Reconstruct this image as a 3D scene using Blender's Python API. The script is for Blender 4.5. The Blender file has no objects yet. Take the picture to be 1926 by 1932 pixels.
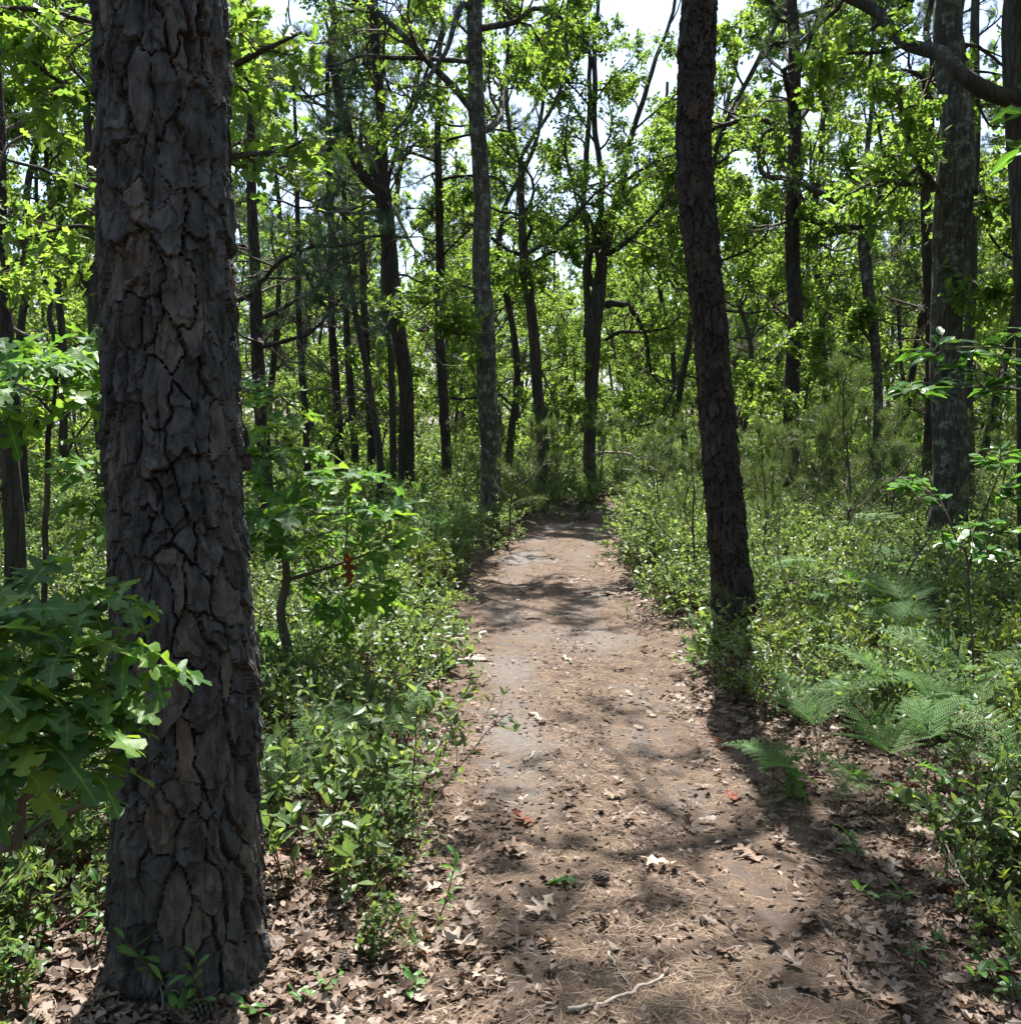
import bpy, math
import numpy as np

# ------------------------------------------------------------------ camera, sky, sun, exposure
PW, PH, FPX = 1926.0, 1932.0, 1850.0          # photograph's frame and focal length, in its own pixels
PITCH, CAMZ = math.radians(5.13), 1.6
scene = bpy.context.scene
col = scene.collection
cam_d = bpy.data.cameras.new('camera'); cam = bpy.data.objects.new('camera', cam_d); col.objects.link(cam)
cam.location = (0, 0, CAMZ); cam.rotation_euler = (math.pi/2 - PITCH, 0, 0)
cam_d.sensor_fit = 'VERTICAL'; cam_d.angle = 2*math.atan(PH/2/FPX)
cam_d.clip_start = 0.05; cam_d.clip_end = 2000
scene.camera = cam

SUN_EL, SUN_AZ = math.radians(66), math.radians(1)      # azimuth clockwise from +Y (ahead)
world = bpy.data.worlds.new('World'); scene.world = world; world.use_nodes = True
wn, wl = world.node_tree.nodes, world.node_tree.links
bg = wn['Background']
sky = wn.new('ShaderNodeTexSky'); sky.sky_type = 'NISHITA'; sky.sun_disc = False
sky.sun_elevation = SUN_EL; sky.sun_rotation = SUN_AZ
sky.air_density = 1.0; sky.dust_density = 1.5; sky.ozone_density = 1.2
tc = wn.new('ShaderNodeTexCoord'); mp = wn.new('ShaderNodeMapping'); mp.inputs['Scale'].default_value = (1, 1, 2.4)
nz = wn.new('ShaderNodeTexNoise'); nz.inputs['Scale'].default_value = 2.6; nz.inputs['Detail'].default_value = 7; nz.inputs['Roughness'].default_value = .6
rp = wn.new('ShaderNodeValToRGB'); rp.color_ramp.elements[0].position = .44; rp.color_ramp.elements[1].position = .66
mx = wn.new('ShaderNodeMix'); mx.data_type = 'RGBA'
mx.inputs['B'].default_value = (2.9, 3.35, 4.1, 1)        # sunlit cloud, in the sky texture's own units
wl.new(tc.outputs['Generated'], mp.inputs['Vector']); wl.new(mp.outputs['Vector'], nz.inputs['Vector'])
wl.new(nz.outputs['Fac'], rp.inputs['Fac']); wl.new(rp.outputs['Color'], mx.inputs['Factor'])
wl.new(sky.outputs['Color'], mx.inputs['A']); wl.new(mx.outputs['Result'], bg.inputs['Color'])
bg.inputs['Strength'].default_value = 0.105

sun_d = bpy.data.lights.new('sun', 'SUN'); sun = bpy.data.objects.new('sun', sun_d); col.objects.link(sun)
sun_d.energy = 5.0; sun_d.angle = math.radians(.53); sun_d.color = (1, .965, .90)
sun.rotation_euler = (math.pi/2 - SUN_EL, 0, math.pi - SUN_AZ)
SUNDIR = np.array([math.cos(SUN_EL)*math.sin(SUN_AZ), math.cos(SUN_EL)*math.cos(SUN_AZ), math.sin(SUN_EL)])
vs = scene.view_settings
vs.view_transform = 'Standard'; vs.look = 'None'; vs.gamma = 1; vs.use_curve_mapping = False
vs.exposure = 1.75
cy = scene.cycles
cy.max_bounces = 7; cy.diffuse_bounces = 4; cy.glossy_bounces = 1; cy.transmission_bounces = 5; cy.transparent_max_bounces = 2
cy.use_adaptive_sampling = True; cy.adaptive_threshold = .02
cy.caustics_reflective = False; cy.caustics_refractive = False
cy.sample_clamp_indirect = 6
cy.use_denoising = True

# ------------------------------------------------------------------ numbers
RNG = np.random.default_rng(11)
def rng_of(k): return np.random.default_rng(k)
def nrm(v): return v/np.maximum(np.linalg.norm(v, axis=-1, keepdims=True), 1e-9)
def sstep(a, b, x):
    t = np.clip((x-a)/(b-a), 0, 1); return t*t*(3-2*t)
def _h(i, j, k, s):
    n = (i*374761393 + j*668265263 + k*1274126177 + s*974634777) & 0xffffffff
    n = ((n ^ (n >> 13))*1274126177) & 0xffffffff
    return ((n ^ (n >> 16)) & 0xffff)/65535.0
def noise(x, y, z=0.0, s=0):
    """value noise, -1..1"""
    x, y, z = np.broadcast_arrays(np.asarray(x, float), np.asarray(y, float), np.asarray(z, float))
    i, j, k = np.floor(x).astype(np.int64), np.floor(y).astype(np.int64), np.floor(z).astype(np.int64)
    u, v, w = x-i, y-j, z-k
    u, v, w = u*u*(3-2*u), v*v*(3-2*v), w*w*(3-2*w)
    r = 0
    for a in (0, 1):
        for b in (0, 1):
            for c in (0, 1):
                r = r + _h(i+a, j+b, k+c, s)*(u if a else 1-u)*(v if b else 1-v)*(w if c else 1-w)
    return r*2-1
def fbm(x, y, z=0.0, o=3, s=0):
    r, a = 0, 1.0
    for n in range(o):
        r = r + a*noise(x*2**n, y*2**n, z*2**n, s+n); a *= .5
    return r

CAM = np.array([0, 0, CAMZ])
FW = np.array([0, math.cos(PITCH), -math.sin(PITCH)]); UP = np.array([0, math.sin(PITCH), math.cos(PITCH)])
def ray(x, y): return FW + np.array([(x-PW/2)/FPX, 0, 0]) + UP*((PH/2-y)/FPX)
def at(x, y, Y):
    """the point at distance Y ahead that a position in the photograph shows"""
    d = ray(x, y); return CAM + d*(Y/d[1])
def project(p):
    q = np.asarray(p)-CAM; z = q@FW
    return PW/2 + q[0]/z*FPX, PH/2 - (q@UP)/z*FPX
_py = np.array([-60, -3, 0, 2.5, 4.1, 5.8, 8.4, 11.4, 14.8, 17, 18.5, 20, 22, 26, 40, 90])
_px = np.array([.6, .55, .52, .47, .42, .36, .28, .46, .93, 1.45, 2.1, 3.6, 6.2, 12, 34, 110])
_ty = np.linspace(-60, 90, 1501); _tx = np.convolve(np.pad(np.interp(_ty, _py, _px), 10, mode='edge'), np.ones(21)/21, 'valid')
def pcx(y): return np.interp(y, _ty, _tx)
HALF = .70
def gz(x, y):
    x, y = np.asarray(x, float), np.asarray(y, float)
    u = np.abs(x-pcx(y))/HALF
    off = sstep(.9, 4, u)
    z = .11*sstep(.85, 1.9, u) + off*(.10*noise(x*.33, y*.33, 0, 3) + .045*noise(x*1.1, y*1.1, 0, 4))
    return z + .012*np.maximum(0, y-16) - .012*np.maximum(0, y-120)
def gpt(x, y):
    """where the sight line through a position in the photograph meets the ground"""
    d = ray(x, y); t = CAMZ/max(-d[2], 1e-4)
    for _ in range(12):
        p = CAM + d*t; t = (CAMZ-float(gz(p[0], p[1])))/max(-d[2], 1e-4)
    return CAM + d*t

# ------------------------------------------------------------------ mesh helpers
def mesh(name, V, Fs, mats, mi=None, smooth=True, attrs=None):
    me = bpy.data.meshes.new(name)
    V = np.asarray(V, np.float32).reshape(-1, 3)
    Fs = [np.asarray(f, np.int32) for f in (Fs if isinstance(Fs, list) else [Fs]) if len(f)]
    nl = sum(f.size for f in Fs); nf = sum(len(f) for f in Fs)
    me.vertices.add(len(V)); me.vertices.foreach_set('co', V.ravel())
    me.loops.add(nl); me.loops.foreach_set('vertex_index', np.concatenate([f.ravel() for f in Fs]))
    tot = np.concatenate([np.full(len(f), f.shape[1], np.int32) for f in Fs])
    me.polygons.add(nf); me.polygons.foreach_set('loop_start', np.concatenate([[0], np.cumsum(tot)[:-1]]).astype(np.int32))
    me.polygons.foreach_set('loop_total', tot)
    if mi is not None: me.polygons.foreach_set('material_index', np.asarray(mi, np.int32))
    me.polygons.foreach_set('use_smooth', np.full(nf, smooth))
    for m in (mats if isinstance(mats, (list, tuple)) else [mats]): me.materials.append(m)
    for k, a in (attrs or {}).items():
        at_ = me.attributes.new(k, 'FLOAT', 'POINT'); at_.data.foreach_set('value', np.asarray(a, np.float32))
    me.update(calc_edges=True); me.validate()
    return me
def obj(name, me, parent=None, loc=(0, 0, 0), link=True, **props):
    o = bpy.data.objects.new(name, me); o.location = loc
    if link: col.objects.link(o)
    if parent is not None: o.parent = parent
    for k, v in props.items():
        if v is not None: o[k] = v
    return o
def empty(name, loc, label, category, group=None):
    o = bpy.data.objects.new(name, None); o.empty_display_size = .1; col.objects.link(o); o.location = loc
    o['label'] = label; o['category'] = category
    if group: o['group'] = group
    return o
def join(parts):
    """[(V, F), ...] with one face width -> (V, F)"""
    vs_, fs_, n = [], [], 0
    for V, F in parts:
        vs_.append(V.reshape(-1, 3)); fs_.append(F+n); n += len(vs_[-1])
    return np.concatenate(vs_), np.concatenate(fs_)
def tubes(P, R, sides):
    """a batch of tubes: P (B,n,3), R (B,n) -> quads"""
    P = np.asarray(P, float); R = np.asarray(R, float)
    B, n, _ = P.shape
    T = np.gradient(P, axis=1); T = nrm(T)
    m = nrm(P[:, -1]-P[:, 0]); ref = np.where(np.abs(m[:, 2:3]) > .8, np.array([[1., 0, 0]]), np.array([[0, 0, 1.]]))
    U = nrm(np.cross(T, ref[:, None, :])); Wv = np.cross(T, U)
    a = np.linspace(0, 2*np.pi, sides, endpoint=False)
    V = P[:, :, None, :] + R[:, :, None, None]*(np.cos(a)[None, None, :, None]*U[:, :, None, :] + np.sin(a)[None, None, :, None]*Wv[:, :, None, :])
    b = np.arange(B)[:, None, None]*n*sides; i = np.arange(n-1)[None, :, None]*sides; j = np.arange(sides)[None, None, :]; j2 = (j+1) % sides
    F = np.stack([b+i+j, b+i+j2, b+i+sides+j2, b+i+sides+j], -1).reshape(-1, 4)
    return V.reshape(-1, 3), F
def resample(P, n, R=None):
    """smooth curve through the points P, n even steps"""
    P = np.asarray(P, float); k = len(P)
    if k == 2: Q = P; s_ = np.array([0, 1.])
    else:
        E = np.vstack([2*P[0]-P[1], P, 2*P[-1]-P[-2]]); Q = []; ps = []
        for i in range(k-1):
            t = np.linspace(0, 1, 12, endpoint=False)[:, None]
            a, b, c, d = E[i], E[i+1], E[i+2], E[i+3]
            Q.append(.5*(2*b+(c-a)*t+(2*a-5*b+4*c-d)*t*t+(3*b-a-3*c+d)*t**3)); ps.append(i+t[:, 0])
        Q = np.vstack(Q+[P[-1:]]); ps = np.concatenate(ps+[[k-1]])
    L = np.concatenate([[0], np.cumsum(np.linalg.norm(np.diff(Q, axis=0), axis=1))])
    s = np.linspace(0, L[-1], n)
    out = np.stack([np.interp(s, L, Q[:, c]) for c in range(3)], 1)
    if R is None: return out
    if k == 2: ps = np.array([0, 1.])
    return out, np.interp(np.interp(s, L, ps), np.arange(k), R)
def grow(rng, P0, D0, length, r0, r1, n, wander=.25, up=.05, grav=None):
    """a batch of wandering shoots"""
    B = len(P0); P = np.zeros((B, n, 3)); P[:, 0] = P0; d = nrm(D0); st = (np.asarray(length)/(n-1))[:, None]
    w = np.zeros((B, 3))
    for i in range(1, n):
        w = .5*w + rng.normal(size=(B, 3))*wander
        d = nrm(d + w + np.array([0, 0, up]))
        P[:, i] = P[:, i-1] + d*st
    t = np.linspace(0, 1, n)[None, :]
    return P, np.asarray(r0)[:, None]*(1-t) + np.asarray(r1)[:, None]*t
def children(rng, P, R, k, t0, t1, lenf, ang, n, wander, up, rmin, flat=0.0, rk=.6):
    """k side shoots on each of a batch of shoots; lenf = (fraction of the parent's length, jitter)"""
    B, m, _ = P.shape
    t = rng.uniform(t0, t1, (B, k)); x = t*(m-1); i = np.minimum(x.astype(int), m-2); f = (x-i)[..., None]
    bi = np.arange(B)[:, None]
    p = P[bi, i]*(1-f) + P[bi, i+1]*f
    tan = nrm(P[bi, i+1]-P[bi, i]); r = R[bi, i]*(1-f[..., 0]) + R[bi, i+1]*f[..., 0]
    q = rng.normal(size=(B, k, 3)); q[..., 2] *= (1-flat); q = nrm(q - (q*tan).sum(-1, keepdims=True)*tan)
    a = ang*rng.uniform(.7, 1.3, (B, k, 1))
    d = tan*np.cos(a) + q*np.sin(a)
    L = np.linalg.norm(np.diff(P, axis=1), axis=2).sum(1)[:, None]*lenf[0]*(1.15-.6*t)*rng.uniform(1-lenf[1], 1+lenf[1], (B, k))
    rr = np.maximum(r*rk, rmin)
    return grow(rng, p.reshape(-1, 3), d.reshape(-1, 3), np.maximum(L.ravel(), .04), rr.ravel(), np.maximum(rr.ravel()*.35, rmin*.6), n, wander, up)
def place(tv, tf, pos, yd, zd, sc):
    """copies of a template (V, F): y axis along yd, z axis near zd"""
    y = nrm(yd); z = nrm(zd-(zd*y).sum(-1, keepdims=True)*y); x = np.cross(y, z)
    M = np.stack([x, y, z], -1)*np.asarray(sc).reshape(-1, 1, 1)
    V = np.einsum('bij,vj->bvi', M, tv) + pos[:, None, :]
    return V.reshape(-1, 3), (tf[None] + (np.arange(len(pos))*len(tv))[:, None, None]).reshape(-1, tf.shape[1])
def sample_on(rng, P, k, t0, t1, power=1.0):
    B, m, _ = P.shape
    t = t0+(t1-t0)*rng.uniform(0, 1, (B, k))**power; x = t*(m-1); i = np.minimum(x.astype(int), m-2); f = (x-i)[..., None]; bi = np.arange(B)[:, None]
    return (P[bi, i]*(1-f)+P[bi, i+1]*f).reshape(-1, 3), nrm(P[bi, i+1]-P[bi, i]).reshape(-1, 3)
def ordinal(i):
    w = 'first second third fourth fifth sixth seventh eighth ninth tenth eleventh twelfth thirteenth fourteenth fifteenth sixteenth seventeenth eighteenth nineteenth twentieth'.split()
    return w[i] if i < 20 else '%dth' % (i+1)

# ------------------------------------------------------------------ materials
def new_mat(name):
    m = bpy.data.materials.new(name); m.use_nodes = True
    return m, m.node_tree.nodes, m.node_tree.links, m.node_tree.nodes['Principled BSDF']
def ramp(n, stops):
    r = n.new('ShaderNodeValToRGB'); e = r.color_ramp.elements
    while len(e) < len(stops): e.new(.5)
    for el, (p, c) in zip(e, stops): el.position = p; el.color = (*c, 1)
    return r
def leaf_mat(name, cols, tcol, trans=.45, rough=.42, spec=.35, per='island', rib=None):
    m, n, l, b = new_mat(name)
    if per == 'island': rnd = n.new('ShaderNodeNewGeometry').outputs['Random Per Island']
    else: rnd = n.new('ShaderNodeObjectInfo').outputs['Random']
    k = len(cols); r = ramp(n, [(i/(k-1), c) for i, c in enumerate(cols)]); l.new(rnd, r.inputs['Fac'])
    colr = r.outputs['Color']
    if rib:
        a = n.new('ShaderNodeAttribute'); a.attribute_name = 'rib'
        p = n.new('ShaderNodeMath'); p.operation = 'POWER'; p.inputs[1].default_value = 14; l.new(a.outputs['Fac'], p.inputs[0])
        mxr = n.new('ShaderNodeMix'); mxr.data_type = 'RGBA'; mxr.inputs['B'].default_value = (*rib, 1)
        l.new(p.outputs[0], mxr.inputs['Factor']); l.new(colr, mxr.inputs['A']); colr = mxr.outputs['Result']
        nz_ = n.new('ShaderNodeTexNoise'); nz_.inputs['Scale'].default_value = 14
        co = n.new('ShaderNodeTexCoord'); l.new(co.outputs['Object'], nz_.inputs['Vector'])
        bp = n.new('ShaderNodeBump'); bp.inputs['Strength'].default_value = .10; bp.inputs['Distance'].default_value = .02
        l.new(nz_.outputs['Fac'], bp.inputs['Height']); l.new(bp.outputs['Normal'], b.inputs['Normal'])
    l.new(colr, b.inputs['Base Color']); b.inputs['Roughness'].default_value = rough; b.inputs['Specular IOR Level'].default_value = spec
    if trans > 0:
        tm = n.new('ShaderNodeMix'); tm.data_type = 'RGBA'; tm.blend_type = 'MULTIPLY'; tm.inputs['Factor'].default_value = 1
        tm.inputs['B'].default_value = (*tcol, 1); l.new(colr, tm.inputs['A'])
        t = n.new('ShaderNodeBsdfTranslucent'); l.new(tm.outputs['Result'], t.inputs['Color'])
        ms = n.new('ShaderNodeMixShader'); ms.inputs['Fac'].default_value = trans
        l.new(b.outputs['BSDF'], ms.inputs[1]); l.new(t.outputs['BSDF'], ms.inputs[2]); l.new(ms.outputs['Shader'], n['Material Output'].inputs['Surface'])
    return m
def bark_mat(name, c0, c1, lichen=None, amount=.6, scale=9.0, stretch=.25, bump=.5, dist=.012, rnd=False, plates=.6):
    m, n, l, b = new_mat(name)
    tcn = n.new('ShaderNodeTexCoord'); mpn = n.new('ShaderNodeMapping'); mpn.inputs['Scale'].default_value = (1, 1, stretch)
    l.new(tcn.outputs['Object'], mpn.inputs['Vector'])
    a = n.new('ShaderNodeTexNoise'); a.inputs['Scale'].default_value = scale; a.inputs['Detail'].default_value = 8; a.inputs['Roughness'].default_value = .65
    l.new(mpn.outputs['Vector'], a.inputs['Vector'])
    r = ramp(n, [(.32, c0), (.7, c1)]); l.new(a.outputs['Fac'], r.inputs['Fac']); c = r.outputs['Color']
    if rnd:
        oi = n.new('ShaderNodeObjectInfo'); rr = ramp(n, [(0, (.60, .60, .60)), (.45, (.9, .93, .96)), (.8, (1.15, 1.12, 1.08)), (1, (1.45, 1.25, 1.1))]); l.new(oi.outputs['Random'], rr.inputs['Fac'])
        q = n.new('ShaderNodeMix'); q.data_type = 'RGBA'; q.blend_type = 'MULTIPLY'; q.inputs['Factor'].default_value = 1
        l.new(c, q.inputs['A']); l.new(rr.outputs['Color'], q.inputs['B']); c = q.outputs['Result']
    if lichen:
        b2 = n.new('ShaderNodeTexNoise'); b2.inputs['Scale'].default_value = 9; b2.inputs['Detail'].default_value = 9; b2.inputs['Roughness'].default_value = .78
        l.new(tcn.outputs['Object'], b2.inputs['Vector'])
        r2 = ramp(n, [(amount, (0, 0, 0)), (amount+.07, (1, 1, 1))]); l.new(b2.outputs['Fac'], r2.inputs['Fac'])
        q = n.new('ShaderNodeMix'); q.data_type = 'RGBA'; q.inputs['B'].default_value = (*lichen, 1)
        l.new(r2.outputs['Color'], q.inputs['Factor']); l.new(c, q.inputs['A']); c = q.outputs['Result']
    l.new(c, b.inputs['Base Color']); b.inputs['Roughness'].default_value = .85; b.inputs['Specular IOR Level'].default_value = .25
    f = n.new('ShaderNodeTexNoise'); f.inputs['Scale'].default_value = scale*5; f.inputs['Detail'].default_value = 5; f.inputs['Roughness'].default_value = .7; l.new(mpn.outputs['Vector'], f.inputs['Vector'])
    v = n.new('ShaderNodeTexVoronoi'); v.feature = 'DISTANCE_TO_EDGE'; v.inputs['Scale'].default_value = scale*1.6
    wv = n.new('ShaderNodeVectorMath'); wv.operation = 'ADD'; l.new(mpn.outputs['Vector'], wv.inputs[0])
    ws_ = n.new('ShaderNodeVectorMath'); ws_.operation = 'SCALE'; ws_.inputs['Scale'].default_value = .6/scale; l.new(a.outputs['Color'], ws_.inputs[0]); l.new(ws_.outputs[0], wv.inputs[1]); l.new(wv.outputs[0], v.inputs['Vector'])
    vr = ramp(n, [(0, (0, 0, 0)), (.16, (1, 1, 1))]); l.new(v.outputs['Distance'], vr.inputs['Fac'])
    hs = n.new('ShaderNodeMath'); hs.operation = 'MULTIPLY_ADD'; hs.inputs[1].default_value = plates; l.new(vr.outputs['Color'], hs.inputs[0]); l.new(a.outputs['Fac'], hs.inputs[2])
    h2 = n.new('ShaderNodeMath'); h2.operation = 'MULTIPLY_ADD'; h2.inputs[1].default_value = .35; l.new(f.outputs['Fac'], h2.inputs[0]); l.new(hs.outputs[0], h2.inputs[2])
    bp = n.new('ShaderNodeBump'); bp.inputs['Strength'].default_value = bump; bp.inputs['Distance'].default_value = dist
    l.new(h2.outputs[0], bp.inputs['Height']); l.new(bp.outputs['Normal'], b.inputs['Normal'])
    return m

M = {}
M['oak_leaf'] = leaf_mat('oak_foliage', [(.052, .105, .028), (.072, .135, .033), (.105, .165, .04)], (3.0, 2.65, 1.25), .58, .4, .3)
M['oak_leaf_far'] = leaf_mat('oak_foliage_far', [(.058, .108, .032), (.078, .138, .037), (.11, .168, .045)], (3.0, 2.65, 1.25), .6, .45, .3)
M['oak_leaf_near'] = leaf_mat('oak_leaf_blade', [(.04, .105, .034), (.056, .135, .034), (.08, .17, .034), (.12, .205, .036)], (2.2, 1.95, .85), .48, .48, .28, 'object', (.16, .28, .08))
M['ovate_leaf'] = leaf_mat('ovate_leaf_blade', [(.04, .11, .025), (.05, .14, .03), (.075, .18, .03)], (2.1, 1.9, .9), .42, .3, .5, 'object', (.14, .24, .08))
M['huckle'] = leaf_mat('huckleberry_foliage', [(.055, .10, .044), (.078, .135, .055), (.11, .17, .062), (.155, .205, .07)], (2.1, 1.95, 1.0), .45, .42, .5)
M['huckle_yellow'] = leaf_mat('young_shrub_foliage', [(.10, .16, .045), (.14, .20, .05), (.18, .235, .06)], (1.9, 1.7, .8), .42, .35, .45)
M['sprig_leaf'] = leaf_mat('sprig_leaf_blade', [(.05, .13, .035), (.07, .17, .04), (.10, .20, .05)], (1.9, 1.8, .9), .4, .35, .45, 'object', (.15, .25, .1))
M['fern'] = leaf_mat('fern_frond', [(.085, .175, .055), (.115, .215, .065)], (1.9, 1.8, .85), .45, .55, .22, 'object')
M['needle'] = leaf_mat('pine_needles', [(.030, .062, .022), (.05, .09, .03), (.08, .11, .04)], (1.6, 1.6, .8), .25, .45, .4)
M['white_pine'] = leaf_mat('soft_pine_needles', [(.035, .075, .04), (.055, .10, .055)], (1.6, 1.7, 1.0), .3, .45, .4)
M['young_needle'] = leaf_mat('young_pine_needles', [(.065, .11, .038), (.085, .13, .045), (.125, .15, .06)], (1.6, 1.6, .8), .3, .4, .4)
M['dead_leaf'] = leaf_mat('dead_oak_leaf', [(.06, .038, .028), (.11, .073, .054), (.17, .124, .095), (.27, .215, .175)], (1.1, .85, .6), .15, .6, .3)
M['fallen_leaf'] = leaf_mat('fallen_oak_leaf', [(.10, .06, .042), (.19, .125, .09), (.27, .195, .145), (.35, .275, .22)], (1.1, .85, .6), .12, .6, .3, 'object', (.3, .2, .12))
M['red_leaf'] = leaf_mat('russet_oak_leaf', [(.16, .045, .022), (.20, .06, .03)], (1.4, .8, .5), .25, .5, .35, 'object', (.22, .1, .06))
M['straw'] = leaf_mat('dry_pine_needle', [(.10, .062, .042), (.20, .135, .088), (.34, .25, .17)], (1, 1, 1), 0, .55, .3)
M['pine_bark'] = bark_mat('pitch_pine_bark', (.020, .020, .0205), (.118, .118, .12), (.135, .142, .118), .66, 30, .4, 1.0, .010, True, .2)
M['dark_pine_bark'] = bark_mat('dark_pine_bark', (.016, .013, .012), (.068, .056, .05), (.11, .115, .095), .70, 26, .4, 1.0, .010, True, .2)
M['pine_groove'] = bark_mat('pitch_pine_inner_bark', (.018, .014, .012), (.05, .04, .034), None, .6, 30, .3, 1, .008, False, .2)
M['pine_far_bark'] = bark_mat('pine_trunk_bark', (.026, .021, .018), (.09, .072, .062), (.12, .125, .10), .68, 12, .28, 1, .05)
M['oak_bark'] = bark_mat('oak_bark', (.035, .03, .025), (.115, .10, .085), (.20, .215, .175), .61, 15, .14, 1, .04)
M['lichen_bark'] = bark_mat('lichened_oak_bark', (.04, .036, .032), (.125, .113, .098), (.26, .275, .235), .52, 15, .16, 1, .04)
M['snag'] = bark_mat('weathered_snag_wood', (.06, .05, .04), (.17, .145, .12), (.05, .04, .03), .6, 16, .1, .5, .01)
M['twig'] = bark_mat('twig_bark', (.05, .038, .03), (.13, .10, .08), None, .6, 30, .3, .3, .004)
M['dead_twig'] = bark_mat('bare_twig_bark', (.09, .08, .07), (.24, .22, .19), None, .6, 30, .3, .3, .004)
M['stem'] = bark_mat('shrub_stem', (.06, .035, .025), (.13, .08, .05), None, .6, 40, .3, .2, .002)
M['green_stem'] = bark_mat('green_stem', (.05, .09, .025), (.10, .15, .045), None, .6, 30, .3, .2, .002)
M['pale_stick'] = bark_mat('pale_dead_wood', (.22, .18, .14), (.42, .37, .31), (.12, .10, .08), .62, 40, .2, .4, .003)
M['cone'] = bark_mat('pine_cone_scale', (.035, .028, .024), (.12, .095, .08), None, .6, 60, 1, .3, .002)

def ground_mat(name, path):
    m, n, l, b = new_mat(name)
    tcn = n.new('ShaderNodeTexCoord')
    def nzt(scale, detail=6, rough=.6):
        a = n.new('ShaderNodeTexNoise'); a.inputs['Scale'].default_value = scale; a.inputs['Detail'].default_value = detail; a.inputs['Roughness'].default_value = rough
        l.new(tcn.outputs['Object'], a.inputs['Vector']); return a.outputs['Fac']
    def mixc(f, A, B):
        q = n.new('ShaderNodeMix'); q.data_type = 'RGBA'; l.new(f, q.inputs['Factor'])
        for s, v in (('A', A), ('B', B)):
            if isinstance(v, tuple): q.inputs[s].default_value = (*v, 1)
            else: l.new(v, q.inputs[s])
        return q.outputs['Result']
    fine = nzt(95, 9, .78); mid = nzt(7, 6, .65); big = nzt(1.6, 4)
    r1 = ramp(n, [(.3, (.048, .034, .026)), (.5, (.125, .088, .064)), (.72, (.27, .20, .15))]); l.new(fine, r1.inputs['Fac'])
    c = r1.outputs['Color']
    r2 = ramp(n, [(.42, (0, 0, 0)), (.62, (1, 1, 1))]); l.new(mid, r2.inputs['Fac'])
    c = mixc(r2.outputs['Color'], c, (.068, .048, .038))
    if path:
        at_ = n.new('ShaderNodeAttribute'); at_.attribute_name = 'sand'
        add = n.new('ShaderNodeMath'); add.operation = 'ADD'; l.new(at_.outputs['Fac'], add.inputs[0]); l.new(mid, add.inputs[1])
        r3 = ramp(n, [(.6, (0, 0, 0)), (.98, (.85, .85, .85))]); l.new(add.outputs[0], r3.inputs['Fac'])
        r4 = ramp(n, [(.3, (.07, .062, .057)), (.55, (.16, .145, .134)), (.75, (.33, .305, .285))]); l.new(fine, r4.inputs['Fac'])
        c = mixc(r3.outputs['Color'], c, r4.outputs['Color'])
    l.new(c, b.inputs['Base Color']); b.inputs['Roughness'].default_value = .95; b.inputs['Specular IOR Level'].default_value = .15
    bp = n.new('ShaderNodeBump'); bp.inputs['Strength'].default_value = .7; bp.inputs['Distance'].default_value = .02
    l.new(fine, bp.inputs['Height']); l.new(bp.outputs['Normal'], b.inputs['Normal'])
    return m
M['ground'] = ground_mat('forest_floor', False); M['path'] = ground_mat('sandy_path', True)

# ------------------------------------------------------------------ ground and path
def axis(a, b, lo, hi, fine, growth):
    mid = list(np.arange(a, b, fine)); up_, s = [b], fine
    while up_[-1] < hi: s *= growth; up_.append(up_[-1]+s)
    dn, s = [a], fine
    while dn[-1] > lo: s *= growth; dn.append(dn[-1]-s)
    return np.array(dn[:0:-1]+mid+up_)
gx, gy = axis(-3, 4, -260, 260, .07, 1.07), axis(1.5, 10, -60, 420, .07, 1.06)
X, Y = np.meshgrid(gx, gy)
near = (np.abs(X) < 8) & (np.abs(Y-7) < 9)
Z = gz(X, Y) + np.where(near, .012*noise(X*9, Y*9, 0, 8)+.006*noise(X*23, Y*23, 0, 9), 0)
Z -= .035*(1-sstep(.7, 1.15, np.abs(X-pcx(Y))/HALF))            # the ground dips under the path sheet
nyr, nxr = X.shape
idx = np.arange(nyr*nxr).reshape(nyr, nxr)
GF = np.stack([idx[:-1, :-1], idx[:-1, 1:], idx[1:, 1:], idx[1:, :-1]], -1).reshape(-1, 4)
obj('ground', mesh('ground', np.stack([X, Y, Z], -1), GF, M['ground']), kind='structure', label='brown forest floor under the trees and shrubs')
pv = np.concatenate([np.arange(-2, 1.8, .1), np.arange(1.8, 9, .03), np.geomspace(9, 30, 130)]); pu = np.linspace(-1.22, 1.22, 71)
U, PY = np.meshgrid(pu, pv); PX = pcx(PY)+U*HALF
PZ = gz(PX, PY)*.0 + .11*sstep(.85, 1.9, np.abs(U)) + gz(pcx(PY), PY) + .010*noise(PX*7, PY*7, 0, 21) + .005*noise(PX*19, PY*19, 0, 22) \
     - .018*np.exp(-((np.abs(U)-.52)/.2)**2) - .05*sstep(.80, 1.15, np.abs(U) + .18*fbm(PX*1.7, PY*1.7, 0, 3, 23)) + .004
sand = .24*np.exp(-((np.abs(U)-.5)/.26)**2) + .30*fbm(PX*1.1, PY*1.1, 0, 3, 25) + .5*np.exp(-((PX-pcx(PY))**2/.12+(PY-7.35)**2/.25))
pi_ = np.arange(PX.size).reshape(PX.shape)
PF = np.stack([pi_[:-1, :-1], pi_[:-1, 1:], pi_[1:, 1:], pi_[1:, :-1]], -1).reshape(-1, 4)
obj('path', mesh('path', np.stack([PX, PY, PZ], -1), PF, M['path'], attrs={'sand': np.clip(sand, 0, 1).ravel()}), kind='structure',
    label='sandy woodland path strewn with needles and dead leaves')
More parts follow.
